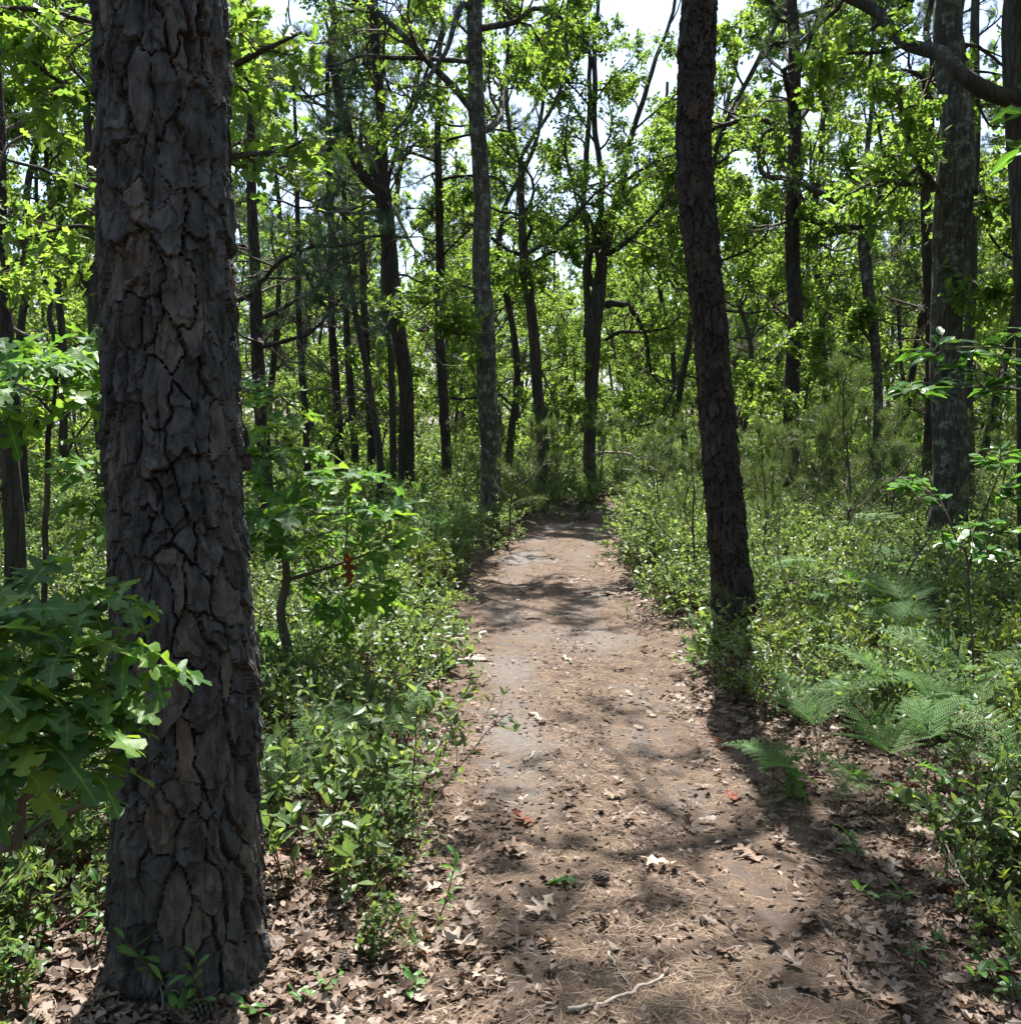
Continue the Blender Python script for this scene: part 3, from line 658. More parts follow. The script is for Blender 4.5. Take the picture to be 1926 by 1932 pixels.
tree('oak_tree', 'broad oak with many upswept stems where the path ends', 'tree', 20,
     [(1112, 895, 24), (1114, 820, 24), (1116, 740, 27), (1120, 660, 31), (1122, 600, 33), (1126, 540, 27), (1134, 490, 22), (1130, 440, 16)], 4.6, 'oak', 'oak_bark', (3.2, 3.6, 4),
     stems=[[(1108, 640, 18, 0), (1106, 560, 13, 0), (1107, 480, 12, .1), (1102, 400, 10, .2), (1108, 300, 10, .2), (1116, 190, 9, .2), (1108, 100, 8, .2), (1100, 0, 7, .2)],
            [(1134, 470, 15, 0), (1136, 380, 13, 0), (1128, 300, 11, .1), (1120, 230, 10, .1), (1122, 120, 9, .2), (1130, 0, 7, .2)],
            [(1138, 480, 15, 0), (1158, 400, 13, .2), (1178, 310, 11, .4), (1200, 220, 10, .5), (1240, 110, 8, .6), (1272, 20, 7, .6)]],
     limbs=[[(1142, 478, 10, 0), (1180, 460, 9, -.2), (1225, 415, 7, -.3), (1265, 365, 7, -.4), (1300, 310, 5, -.5)],
            [(1165, 350, 7, .3), (1200, 330, 6, .1), (1250, 295, 4, 0), (1290, 285, 4, -.1)],
            [(1140, 640, 7, 0), (1165, 630, 7, -.3), (1215, 628, 5, -.5), (1260, 615, 4, -.7), (1285, 590, 3, -.8)],
            [(1105, 420, 6, 0), (1085, 360, 4, -.3), (1070, 280, 4, -.5), (1075, 200, 3, -.6)]], sides=26, top_r=.8, dens=5)
tree('pine_tree', 'straight dark pine rising behind young pines, between leaning pine and crooked oak', 'tree', 16.5,
     [(1490, 800, 30), (1494, 700, 29), (1496, 600, 29), (1494, 450, 27), (1500, 300, 26), (1498, 180, 26), (1497, 90, 23), (1494, 0, 20)], 11, 'pine', 'pine_far_bark', (2.6, 6.3, 13),
     limbs=[[(1505, 150, 6, 0), (1530, 138, 6, -.3), (1575, 140, 4, -.5), (1598, 145, 3, -.6)], [(1492, 80, 7, 0), (1465, 80, 6, -.2), (1445, 86, 4, -.3)],
            [(1490, 46, 6, 0), (1478, 35, 5, -.2), (1450, 10, 3, -.3)]], dead=5, dead_z=(3, 6), dens=3, sides=24, amp=.13)
tree('oak_tree', 'large lichen-spotted oak trunk standing in ferns at the right', 'tree', 10.3,
     [(1788, 985, 68), (1787, 900, 61), (1788, 760, 60), (1786, 600, 61), (1792, 400, 66), (1795, 320, 66), (1797, 150, 56), (1798, 0, 54)], 12, 'oak', 'lichen_bark', (4.9, 5.3, 16),
     limbs=[[(1760, 355, 16, 0), (1735, 320, 14, -.1), (1712, 280, 11, -.3), (1692, 210, 9, -.3), (1690, 145, 6, -.3)], [(1758, 345, 8, 0), (1715, 340, 8, -.2), (1660, 335, 7, -.4), (1600, 365, 4, -.6)],
            [(1826, 355, 11, 0), (1865, 358, 10, -.3), (1905, 385, 8, -.5), (1940, 420, 6, -.6)], [(1825, 535, 7, 0), (1870, 552, 6, -.4), (1926, 555, 4, -.6)]], sides=40, amp=.07, dens=8)
tree('oak_tree', 'oak at the far right whose thick limb arches across the top', 'tree', 8.6,
     [(1950, 1010, 54), (1946, 800, 48), (1940, 560, 46), (1932, 380, 46), (1926, 200, 48), (1922, 0, 46)], 11, 'oak', 'oak_bark', (3.8, 5.6, 10),
     bare=[[(1902, 195, 34, 0), (1855, 165, 31, -.2), (1800, 125, 29, -.1), (1760, 96, 28, .3), (1700, 62, 24, .5), (1640, 22, 22, .7), (1575, -20, 20, .8), (1480, -90, 16, .9)]],
     limbs=[[(1740, 85, 9, .4), (1700, 80, 8, .2), (1640, 95, 6, 0), (1580, 108, 5, -.1), (1540, 112, 3, -.2)]], sides=30, amp=.10, dens=8)
tree('oak_tree', 'crooked oak with level limbs reaching toward the straight dark pine', 'tree', 16,
     [(1656, 790, 17), (1654, 700, 18), (1645, 610, 20), (1634, 520, 22), (1628, 460, 24), (1632, 405, 22)], 4.8, 'oak', 'lichen_bark', (2.8, 4.0, 4),
     stems=[[(1630, 415, 12, 0), (1622, 360, 11, 0), (1632, 300, 10, .1), (1640, 240, 9, .2), (1640, 120, 7, .3), (1650, 0, 6, .3)]],
     limbs=[[(1626, 405, 17, 0), (1590, 388, 15, -.2), (1545, 365, 13, -.3), (1490, 345, 11, -.3), (1440, 330, 9, -.3), (1428, 290, 8, -.3), (1435, 255, 7, -.3), (1470, 235, 6, -.3)],
            [(1626, 430, 12, 0), (1590, 428, 10, .1), (1545, 418, 8, .2), (1510, 405, 6, .3)], [(1645, 640, 8, 0), (1630, 615, 7, -.2), (1620, 590, 5, -.3)]], sides=22, top_r=.8, dens=8)
tree('oak_tree', 'dark trunk half hidden behind the lichen-spotted oak', 'tree', 13.5,
     [(1826, 900, 22), (1826, 700, 20), (1832, 500, 19), (1836, 300, 18), (1838, 100, 17), (1840, 0, 16)], 11, 'oak', 'oak_bark', (3.2, 5.5, 9), dens=7)
tree('pine_tree', 'dark trunk just left of the lichen-spotted oak, behind it', 'tree', 17,
     [(1756, 860, 22), (1755, 700, 20), (1752, 560, 22), (1750, 420, 20), (1752, 250, 18)], 10, 'pine', 'pine_far_bark', (2.4, 5.5, 10), dens=3, dead=5, dead_z=(2.5, 5))
# left of the big pine
tree('dead_tree', 'weathered grey snag trunk at the left edge, broken off', 'tree', 6.6,
     [(34, 1000, 38), (26, 900, 34), (16, 800, 30), (8, 760, 26)], 1.85, 'oak', 'oak_bark', (.5, 1.2, 0), limbs=[[(8, 905, 7, 0), (-20, 935, 5, -.2), (-60, 950, 3, -.4)]], dens=0, flare=.15, top_r=.9)
tree('pine_tree', 'dark trunk at the left edge behind the grey snag', 'tree', 11,
     [(38, 870, 28), (30, 780, 28), (16, 650, 30), (6, 520, 28), (0, 400, 26), (-4, 200, 24), (-8, 0, 22)], 10, 'pine', 'pine_far_bark', (2.6, 5, 12), dens=3, dead=6, dead_z=(2.5, 5))
tree('oak_tree', 'slim dark trunk just left of the huge pine, behind sapling leaves', 'tree', 13,
     [(192, 860, 26), (186, 760, 26), (177, 620, 24), (174, 520, 22), (178, 400, 18)], 9, 'oak', 'oak_bark', (3.2, 3.8, 11), dens=8,
     limbs=[[(174, 560, 10, 0), (140, 505, 8, -.2), (105, 470, 6, -.3), (80, 400, 4, -.4)]])
tree('oak_tree', 'twin-stemmed slender oak beyond the left sapling', 'tree', 18,
     [(118, 840, 16), (122, 720, 15), (116, 620, 14), (110, 560, 12)], 9, 'oak', 'oak_bark', (3.0, 4, 10), dens=8, stems=[[(120, 700, 10, 0), (95, 600, 10, .2), (85, 520, 9, .3), (70, 400, 8, .3), (60, 0, 7, .4)]])
tree('oak_tree', 'oak hidden behind the huge pine, leafy limbs spreading on both sides', 'tree', 6.4,
     [(330, 1080, 60), (332, 800, 52), (335, 500, 48), (330, 200, 46), (330, 0, 44)], 10, 'oak', 'oak_bark', (3.0, 4.6, 8), dens=5,
     limbs=[[(335, 330, 16, 0), (440, 300, 11, -.4), (510, 275, 7, -.6), (565, 255, 4, -.8)], [(335, 180, 16, 0), (440, 130, 12, -.3), (500, 85, 8, -.5), (555, 50, 4, -.6)],
            [(325, 250, 14, 0), (200, 210, 11, -.3), (110, 160, 8, -.4), (30, 90, 5, -.6)], [(325, 100, 16, 0), (180, 60, 12, -.2), (60, 20, 9, -.4), (-40, 0, 6, -.6)],
            [(325, 450, 12, 0), (200, 440, 9, .2), (120, 420, 7, .3), (40, 440, 4, .4)]], leaf=.115)
# the stand of soft-needled pines right of the big pine
for i, (x, y0, w, Yd, hgt, lab) in enumerate([
        (482, 880, 26, 12.0, 9.5, 'dark-trunked feathery pine just right of the huge pine'),
        (628, 880, 17, 16.0, 9, 'slim feathery pine with reddish trunk left of the forked pine'),
        (655, 870, 14, 18.0, 8.5, 'thin reddish pine pole between the slim feathery pine and the forked pine'),
        (565, 860, 12, 15.0, 8, 'slender grey pine pole in the gap between huge pine and feathery pine'),
        (688, 870, 14, 19.0, 8, 'pale brown pine pole close behind the forked pine')]):
    tree('feathery_pine', lab, 'tree', Yd, [(x+14, y0, w*1.1), (x+8, 750, w), (x, 600, w*.9), (x-4, 400, w*.75), (x-6, 250, w*.6)], hgt, 'white', 'pine_far_bark',
         (2.3, 2.6 if i in (0, 1) else 3.2, 15 if i in (0, 1) else 9), dens=4, elev=(-4, 30), dead=9, dead_z=(1.2, 3.4), flare=.1, sides=14)
tree('dead_tree', 'bare slender leaning snag curving up left of the forked pine', 'tree', 13.5,
     [(718, 875, 14), (706, 780, 13), (690, 680, 12), (672, 600, 11), (655, 510, 9), (628, 440, 6), (612, 400, 4)], 1, 'oak', 'oak_bark', (1, 3, 0), dens=0, flare=.05, sides=12,
     limbs=[[(676, 615, 6, 0), (690, 560, 5, .1), (692, 500, 4, .2), (700, 450, 2, .3)], [(660, 530, 4, 0), (662, 480, 3, -.2), (640, 430, 2, -.3)]])
tree('oak_tree', 'thin mossy green trunk touching the forked pine on its left', 'tree', 15.2,
     [(744, 870, 13), (742, 760, 13), (738, 640, 12), (735, 520, 11), (736, 420, 9)], 8, 'oak', 'oak_bark', (2.6, 4, 8), dens=8, flare=.1, sides=14)
# ------------------------------------------------------------------ background trees: a few kinds, copied
def kind_tree(kind, seed):
    """mesh data of one background tree: [(part name, mesh)]"""
    rng = rng_of(seed); out = []
    if kind == 'sapling':
        H = rng.uniform(2.2, 3.6); P = grow(rng, np.zeros((1, 3)), np.array([[.1, .05, 1.]]), np.array([H]), np.array([.03]), np.array([.008]), 16, .06, .05)
        cl, cr = limb_batch(rng, P[0][0], P[1][0], .35, H-.1, 12, 1.3, (20, 55), .5, n=7, rmin=.007)
        P2, R2 = children(rng, cl, cr, 6, .25, 1, (.4, .3), .8, 5, .25, .05, .004, .4)
        V, F = tubes(P[0]-np.array([0, 0, .1]), P[1], 7); out.append(('trunk', mesh('trunk', V, F, M['oak_bark'])))
        V, F = join([tubes(cl, cr, 5), tubes(P2, R2, 3)]); out.append(('branches', mesh('branches', V, F, M['twig'])))
        V, F = oak_leaves(rng, P2, 24, .10, LOB8, .1); out.append(('crown', mesh('crown', V, F, M['oak_leaf_far'], smooth=False)))
        return out
    H = rng.uniform(9, 12); oak = kind == 'oak'
    r0 = rng.uniform(.075, .115)
    P, R = grow(rng, np.zeros((1, 3)), np.array([[rng.normal()*.08, rng.normal()*.08, 1.]]), np.array([H]), np.array([r0]), np.array([.04]), 40, .05 if oak else .02, .09)
    P, R = P[0]-np.array([0, 0, .15]), R[0]
    V, F = bark_tube(P, R, 14, .14, seed, flare=.25); out.append(('trunk', mesh('trunk', V, F, M['oak_bark' if oak else 'pine_far_bark'])))
    cl, cr = limb_batch(rng, P, R, 1.9 if oak else 3.4, H-.3, 15 if oak else 20, 3.2 if oak else 2.3, (10, 60) if oak else (0, 35), .5 if oak else .3, up=.06 if oak else .02, wander=.26)
    dl = None
    if not oak: dl = limb_batch(rng, P, R, 1.4, 3.6, 7, 1.5, (-8, 12), .25, up=-.01)
    tw, fo = crown_of(rng, cl, cr, kind, 20 if oak else 4, dl, .112 if oak else .14, DIAMOND if oak else None)
    tb = [tubes(cl, cr, 6), tw]
    if dl is not None: tb.append(tubes(*dl, 5))
    V, F = join(tb); out.append(('branches', mesh('branches', V, F, M['oak_bark' if oak else 'twig'])))
    out.append(('crown', mesh('crown', fo[0], fo[1], M['oak_leaf_far' if oak else 'needle'], smooth=False)))
    return out
KT = {'oak': [kind_tree('oak', 300+i) for i in range(6)], 'pine': [kind_tree('pine', 320+i) for i in range(3)], 'sapling': [kind_tree('sapling', 340+i) for i in range(4)]}
def put(name, parts, loc, rz, s, label, category, group=None, tilt=(0, 0)):
    r = empty(name, loc, label, category, group); r.rotation_euler = (tilt[0], tilt[1], rz); r.scale = (s, s, s)
    for nm, me in parts: obj(nm, me, r, kind='stuff' if nm in ('crown', 'branches', 'foliage', 'twigs', 'needles') else None)
    return r
MARKS = [(-400, None), (26, 'the grey snag'), (345, 'the huge pine'), (755, 'the forked pine'), (920, 'the grey oak'), (1115, 'the broad oak'), (1340, 'the leaning pine'),
         (1495, 'the dark pine'), (1645, 'the crooked oak'), (1790, 'the spotted oak'), (2400, None)]
def where(px):
    for (a, an), (b, bn) in zip(MARKS, MARKS[1:]):
        if a <= px < b: return (an, bn)
    return (None, None)
def in_place(items, what):
    """labels that count alike things from left to right between two trees one can find"""
    tot = {}
    for it in items: tot.setdefault(where(it['px']), []).append(it)
    for (a, b), lst in tot.items():
        lst.sort(key=lambda it: it['px'])
        w = ('between %s and %s' % (a[4:], b[4:])) if a and b else ('left of %s' % b) if b else ('right of %s' % a)
        for i, it in enumerate(lst):
            it['label'] = '%s %s%s' % (it.get('adj', what), w, '' if len(lst) == 1 else ', %s from left' % ordinal(i))
            it['label'] = ' '.join(it['label'].split()[:16])
bgt = []
rb = rng_of(77)
def scatter_trees(kind, n, ymin, ymax, mind, pxlo=-60, pxhi=1986, avoid=()):
    got = 0
    for _ in range(n*60):
        if got >= n: break
        Yd = ymin + (ymax-ymin)*rb.uniform()**.8; px = rb.uniform(pxlo, pxhi); p = at(px, 900, Yd)
        if abs(p[0]-pcx(Yd)) < 1.5 and Yd < 40: continue
        if kind == 'oak' and 430 < px < 900 and rb.uniform() < .62: continue
        if any((p[0]-q['x'])**2+(Yd-q['Y'])**2 < mind**2 for q in bgt if q['kind'] == kind): continue
        if any((p[0]-ax)**2+(Yd-ay)**2 < ad**2 for ax, ay, ad in avoid): continue
        bgt.append(dict(kind=kind, x=p[0], Y=Yd, px=px, v=int(rb.integers(len(KT[kind]))), rz=rb.uniform(0, 6.28), s=rb.uniform(.8, 1.15))); got += 1
AVOID = [(at(x, 900, Y)[0], Y, 1.6) for x, Y in ((921, 13), (768, 14.5), (1022, 18), (1112, 20), (1490, 16.5), (1788, 10.3), (1935, 8.6), (1656, 16))]
for px_, Y_, v_ in ((1235, 23, 1), (1400, 21, 3), (1575, 24, 0)): bgt.append(dict(kind='oak', x=at(px_, 900, Y_)[0], Y=Y_, px=px_, v=v_, rz=2.0*v_, s=1.1))
scatter_trees('oak', 44, 17, 48, 2.4, avoid=AVOID); scatter_trees('pine', 14, 19, 46, 3.0, avoid=AVOID); scatter_trees('sapling', 62, 12, 44, 1.5, avoid=AVOID)
for kd, nm, what, grp in (('oak', 'oak_tree', 'background oak', 'oaks in the background'), ('pine', 'pine_tree', 'background pine', 'pines in the background'), ('sapling', 'oak_sapling', 'bushy oak sapling', 'oak saplings in the understory')):
    its = [b for b in bgt if b['kind'] == kd]; in_place(its, what)
    for b in its: put(nm, KT[kd][b['v']], (b['x'], b['Y'], float(gz(b['x'], b['Y']))-.02), b['rz'], b['s'], b['label'], 'tree', grp)

def scatter(name, sources, pos, rot, sc, idx, **props):
    """one object that shows copies of the sources at points (for what nobody could count)"""
    c = bpy.data.collections.new(name+'_sources')
    for i, me in enumerate(sources):
        o = bpy.data.objects.new('%s_%02d' % (name, i), me); c.objects.link(o)
    me = bpy.data.meshes.new(name); me.vertices.add(len(pos)); me.vertices.foreach_set('co', np.asarray(pos, np.float32).ravel())
    for k, t, v in (('rot', 'FLOAT_VECTOR', rot), ('scl', 'FLOAT', sc), ('pick', 'INT', idx)):
        a = me.attributes.new(k, t, 'POINT')
        a.data.foreach_set('vector' if t == 'FLOAT_VECTOR' else 'value', np.ascontiguousarray(v, np.int32 if t == 'INT' else np.float32).ravel())
    o = obj(name, me, kind='stuff', **props)
    ng = bpy.data.node_groups.new(name, 'GeometryNodeTree')
    ng.interface.new_socket('Geometry', in_out='INPUT', socket_type='NodeSocketGeometry'); ng.interface.new_socket('Geometry', in_out='OUTPUT', socket_type='NodeSocketGeometry')
    n, l = ng.nodes, ng.links
    gi, go = n.new('NodeGroupInput'), n.new('NodeGroupOutput'); ip = n.new('GeometryNodeInstanceOnPoints')
    ci = n.new('GeometryNodeCollectionInfo'); ci.inputs['Collection'].default_value = c; ci.inputs['Separate Children'].default_value = True; ci.inputs['Reset Children'].default_value = True
    def na(k, t):
        q = n.new('GeometryNodeInputNamedAttribute'); q.data_type = t; q.inputs['Name'].default_value = k; return q.outputs['Attribute']
    ip.inputs['Pick Instance'].default_value = True
    l.new(gi.outputs[0], ip.inputs['Points']); l.new(ci.outputs[0], ip.inputs['Instance']); l.new(na('pick', 'INT'), ip.inputs['Instance Index'])
    l.new(na('rot', 'FLOAT_VECTOR'), ip.inputs['Rotation']); l.new(na('scl', 'FLOAT'), ip.inputs['Scale']); l.new(ip.outputs[0], go.inputs[0])
    md = o.modifiers.new('scatter', 'NODES'); md.node_group = ng
    return o
def merged(parts, name):
    """the parts of a background tree as one mesh, for the far woods"""
    V, F, mi, mats, n = [], {3: [], 4: []}, {3: [], 4: []}, [], 0
    for nm, me in parts:
        v = np.empty(len(me.vertices)*3, np.float32); me.vertices.foreach_get('co', v); li = np.empty(len(me.loops), np.int32); me.loops.foreach_get('vertex_index', li)
        k = me.polygons[0].loop_total; F[k].append(li.reshape(-1, k)+n); mi[k].append(np.full(len(li)//k, len(mats))); mats.append(me.materials[0]); V.append(v.reshape(-1, 3)); n += len(me.vertices)
    return mesh(name, np.concatenate(V), [np.concatenate(F[k]) for k in (3, 4) if F[k]], mats, np.concatenate([np.concatenate(mi[k]) for k in (3, 4) if mi[k]]), smooth=False)
FARS = [merged(KT['oak'][i], 'far_oak') for i in range(2)]+[merged(KT['pine'][i], 'far_pine') for i in range(1)]+[merged(KT['sapling'][i], 'far_sapling') for i in range(2)]
rf = rng_of(5); fp = []
while len(fp) < 400:
    a, d = rf.uniform(-math.pi, math.pi), rf.uniform(6, 88)
    x, y = d*math.sin(a), d*math.cos(a)
    inview = y > 1 and abs(x/y) < .60
    if inview and d < 46: continue
    if not inview and d > 26: continue  # nearby trees outside the view, added to cut the sky light
    if d < 14 and rf.uniform() > .35: continue
    if abs(x-pcx(y)) < 1.6: continue
    if y < 4 and math.hypot(x-.3, y) < 7: continue
    if any((x-q[0])**2+(y-q[1])**2 < 1.9**2 for q in fp): continue
    fp.append((x, y))
fp = np.array(fp); nf_ = len(fp)
scatter('far_and_unseen_woods', FARS, np.column_stack([fp, gz(fp[:, 0], fp[:, 1])-.05]), np.column_stack([np.zeros((nf_, 2)), rf.uniform(0, 6.28, nf_)]), rf.uniform(.8, 1.25, nf_),
        rf.choice(5, nf_, p=[.27, .27, .12, .17, .17]), label='distant mass of oak and pine woods plus unseen trees added around the camera', category='woods')

# ------------------------------------------------------------------ undergrowth
def shrub_parts(seed, H=.42, stems=11, leaf=.034, near=True, mat='huckle', per=7, spread=.55):
    rng = rng_of(seed); k = stems
    a = rng.uniform(0, 6.28, k); e = rng.uniform(.1, spread+.25, k)
    d = np.stack([np.cos(a)*e, np.sin(a)*e, np.ones(k)], 1)
    P, R = grow(rng, np.column_stack([rng.normal(size=(k, 2))*.05, np.full(k, -.03)]), d, H*rng.uniform(.75, 1.2, k), np.full(k, .0035), np.full(k, .0018), 7, .14, .04)
    P2, R2 = children(rng, P, R, 6, .25, 1, (.38, .35), .75, 5, .16, .07, .0014, .2)
    stem = join([tubes(P, R, 4), tubes(P2, R2, 3)])
    def lv(tw, per, t0):
        p, t = sample_on(rng, tw, per, t0, 1.02, .8); q = rng.normal(size=p.shape)
        yd = nrm(t*.7+nrm(q)*.8+np.array([0, 0, .15])); zd = np.array([0, 0, 1.])+rng.normal(size=p.shape)*.45
        tm = OVAL if near else DIAMOND
        return place(tm[0], tm[1], p, yd, zd, leaf*rng.uniform(.6, 1.3, len(p)))
    fol = join([lv(P2, per, .15), lv(P, 4, .5)])
    return [('stems', mesh('stems', *stem, M['stem'])), ('foliage', mesh('foliage', fol[0], fol[1], M[mat], smooth=False))]
SHN = [shrub_parts(400+i, h_, n_, l_, True, 'huckle', p_) for i, (h_, n_, l_, p_) in enumerate([(.26, 9, .03, 7), (.40, 11, .036, 7), (.50, 10, .032, 8), (.34, 7, .065, 3), (.56, 8, .042, 5), (.22, 6, .055, 3), (.5, 7, .03, 2)])]                # close by
SHF = [shrub_parts(410+i, .42+.05*i, 11, .042, False, 'huckle', 9) for i in range(4)]     # farther back
SHY = [shrub_parts(420+i, .38, 9, .042, True, 'huckle_yellow', 7) for i in range(2)]
mSHN, mSHF, mSHY = [merged(p, 'huckleberry') for p in SHN], [merged(p, 'huckleberry') for p in SHF], [merged(p, 'huckleberry') for p in SHY]
rs = rng_of(9)
TRUNKS = [(gpt(360, 1905)[0], gpt(360, 1905)[1]+.2, .30), (gpt(1384, 1228)[0], gpt(1384, 1228)[1]+.12, .22)]
def bare(x, y):
    """how open the floor is: leaf litter shows close to the camera and along the path's edges"""
    u = np.abs(x-pcx(y))/HALF
    return u
FERN_SPOTS = []
for fx, fy in ((1545, 1345), (1500, 1415), (1690, 1395), (1750, 1400), (1840, 1270), (1900, 1255), (1770, 1330), (660, 1350), (720, 1365), (545, 1440), (680, 1460), (1610, 1300), (1640, 1440), (1870, 1345)):
    d_ = ray(fx, fy); FERN_SPOTS.append((CAM+d_*((CAMZ-.10-.27)/-d_[2]))[:2])
def floor_points(n, y0, y1, umin, dens_f, mind):
    out = []; cell = {}
    tries = 0
    while len(out) < n and tries < n*40:
        tries += 1
        y = y0+(y1-y0)*rs.uniform()**.75; hw = .60*y+1.2; x = rs.uniform(-hw, hw)
        u = abs(x-pcx(y))/HALF
        if u < umin + .25*noise(x*1.1, y*1.1, 0, 33) + .1 + (.30 if (x > pcx(y) and 11 < y < 19) else .05 if 9 < y < 19 else 0): continue
        if rs.uniform() > dens_f(x, y, u): continue
        if any((x-tx)**2+(y-ty)**2 < (tr+.12)**2 for tx, ty, tr in TRUNKS): continue
        if y < 7.5 and any((x-fx)**2+(y-fy)**2 < (.12 if fx < 0 else .17)**2 or (fx > 0 and (x-fx*.93)**2+(y-fy*.93)**2 < .15**2) for fx, fy in FERN_SPOTS): continue
        key = (int(x/mind), int(y/mind))
        if any((x-q[0])**2+(y-q[1])**2 < mind**2 for a in (-1, 0, 1) for b in (-1, 0, 1) for q in cell.get((key[0]+a, key[1]+b), ())): continue
        cell.setdefault(key, []).append((x, y)); out.append((x, y))
    return np.array(out)
def near_dens(x, y, u):
    d = 1.0
    if x > pcx(y): d *= sstep(1.25, 2.2, u + max(0, y-4.6)*.9) if y < 9 else 1       # litter on the right-hand edge close by
    else: d *= sstep(2.15, 2.9, y + (u-1.3)*.7)
    if y < 2.5: d *= .5
    return d*(.55+.45*(noise(x*.8, y*.8, 0, 35) > -.5))
A1 = floor_points(980, 2.2, 9.5, 1.18, near_dens, .165)
A2 = floor_points(2300, 8.5, 24, 1.15, lambda x, y, u: 1, .26)
A3 = floor_points(1500, 22, 62, 1.1, lambda x, y, u: 1, .55)
# the ones one can pick out along the path are shrubs of their own
def edge_dist(p): return abs(p[0]-pcx(p[1]))
cand = [(p, i) for i, p in enumerate(A1) if p[1] < 8.5 and 40 < project((p[0], p[1], .25))[0] < 1900 and edge_dist(p) < 1.9]
cand.sort(key=lambda t: t[0][1]+.5*edge_dist(t[0])); picked = cand[:70]; pset = {i for _, i in picked}
cnt = {0: 0, 1: 0}
sides_ = {0: sorted([p for p, _ in picked if p[0] < pcx(p[1])], key=lambda p: p[1]), 1: sorted([p for p, _ in picked if p[0] >= pcx(p[1])], key=lambda p: p[1])}
for sd, lst in sides_.items():
    for i, p in enumerate(lst):
        s = rs.uniform(.75, 1.1)*(.85 if p[1] < 3.2 else 1)
        put('huckleberry_shrub', SHN[int(rs.integers(7))], (p[0], p[1], float(gz(*p))), rs.uniform(0, 6.28), s,
            'low glossy-leaved huckleberry shrub, %s from the front along the path\'s %s edge' % (ordinal(i), ('left', 'right')[sd]), 'shrub', 'huckleberry shrubs along the path')
rest = np.array([p for i, p in enumerate(A1) if i not in pset])
def lay(name, pts, meshes, smin, smax, label, yellow=None):
    n = len(pts); z = gz(pts[:, 0], pts[:, 1])
    ms = list(meshes); idx = rs.integers(len(ms), size=n)
    if yellow:
        ms += yellow; ymask = (noise(pts[:, 0]*.35, pts[:, 1]*.35, 0, 41) > .25) & (rs.uniform(size=n) < .5); idx = np.where(ymask, len(meshes)+rs.integers(len(yellow), size=n), idx)
    rot = np.column_stack([rs.normal(size=(n, 2))*.12, rs.uniform(0, 6.28, n)])
    scatter(name, ms, np.column_stack([pts, z]), rot, rs.uniform(smin, smax, n)*(1+.25*noise(pts[:, 0]*.5, pts[:, 1]*.5, 0, 44)), idx, label=label, category='undergrowth')
lay('near_undergrowth', rest, mSHN, .75, 1.15, 'carpet of low huckleberry shrubs close to the path', mSHY)
lay('undergrowth', np.vstack([A2]), mSHF, .85, 1.3, 'dense carpet of huckleberry shrubs under the trees', mSHY)
lay('far_undergrowth', A3, mSHF, 1.3, 2.0, 'distant shrub layer between the far trunks')
r_ = gpt(812, 1155); put('young_shrub', shrub_parts(440, .40, 14, .045, True, 'huckle_yellow', 8), (r_[0], r_[1], float(gz(r_[0], r_[1]))), 0, 1.25, 'bright yellow-green shrub at the bend of the path\'s left edge', 'shrub')
r_ = gpt(1105, 985); put('young_shrub', shrub_parts(441, .45, 14, .05, True, 'huckle', 8), (r_[0], r_[1]+.3, float(gz(r_[0], r_[1]))), 0, 1.3, 'pale leafy shrub where the path disappears, below the broad oak', 'shrub')

# ------------------------------------------------------------------ bracken
def frond_mesh(seed, L=.46, lo=False):
    rg = rng_of(seed); V, F = [], []
    def quad(p, d, nv, l, w):
        s = np.cross(d, nv); n = len(V)
        V.extend([p, p+d*l*.45+s*w-nv*.002, p+d*l, p+d*l*.45-s*w-nv*.002]); F.append((n, n+1, n+2, n+3))
    npin = 10; dr_ = rg.uniform(.28, .62); bend = rg.uniform(-.28, .28); rz = lambda t: .12*t-dr_*t*t; bx = lambda t: bend*t*t*L
    for i in range(npin+1):
        t = (i/npin)**.9*.97; c = np.array([bx(t), t*L, rz(t)*L]); tang = nrm(np.array([2*bend*t, 1., .12-2*dr_*t]))
        for s in (1, -1):
            l = L*(.62*(1-t)**.95*(1 if i else .85)+.03)*rg.uniform(.9, 1.08); ang = math.radians(62-8*t)
            d0 = nrm(tang*math.cos(ang)+np.array([s*math.sin(ang), 0, .12])); nv0 = nrm(np.cross(np.array([1., 0, 0]), tang)); 
            m = max(4, int(l/.0145)); q = c.copy(); wob = rg.normal()
            for j in range(m):
                f = j/m; d = nrm(d0+np.array([0, (.1+.15*wob)*f, -(.55+.3*wob)*f*f])); q = q+d*(l/m); nv = nrm(nv0-(nv0@d)*d); sd = np.cross(d, nv)
                pl = (.027*(l/.28)**.4*(1-f)**.7+.006)*(L/.46)
                for s2 in (1, -1): quad(q, nrm(sd*s2*.88+d*.62-nv*.10), nv, pl, .0056*(L/.46))
            n = len(V); side = np.cross(d0, nv0)*.0012; V.extend([c-side, c+side, q]); F.append((n, n+1, n+2, n+2))
    n = len(V)
    for i in range(9):
        t = i/8*.97; c = np.array([bx(t), t*L, rz(t)*L]); V.extend([c+np.array([-.0022*(1-t)-.0005, 0, .001]), c+np.array([.0022*(1-t)+.0005, 0, .001])])
    for i in range(8): F.append((n+2*i, n+2*i+1, n+2*i+3, n+2*i+2))
    F = np.array(F); tri = F[F[:, 2] == F[:, 3]][:, :3]; qd = F[F[:, 2] != F[:, 3]]
    return mesh('frond', np.array(V), [qd, tri], M['fern'], smooth=False)
FRONDS = [frond_mesh(500+i, .46) for i in range(7)]
def stipe(h, lean):
    P = resample(np.array([(0, 0, -.03), (0, lean*.3, h*.5), (0, lean, h)]), 8); return mesh('stem', *tubes(P[None], np.linspace(.0035, .002, 8)[None], 5), M['green_stem'])
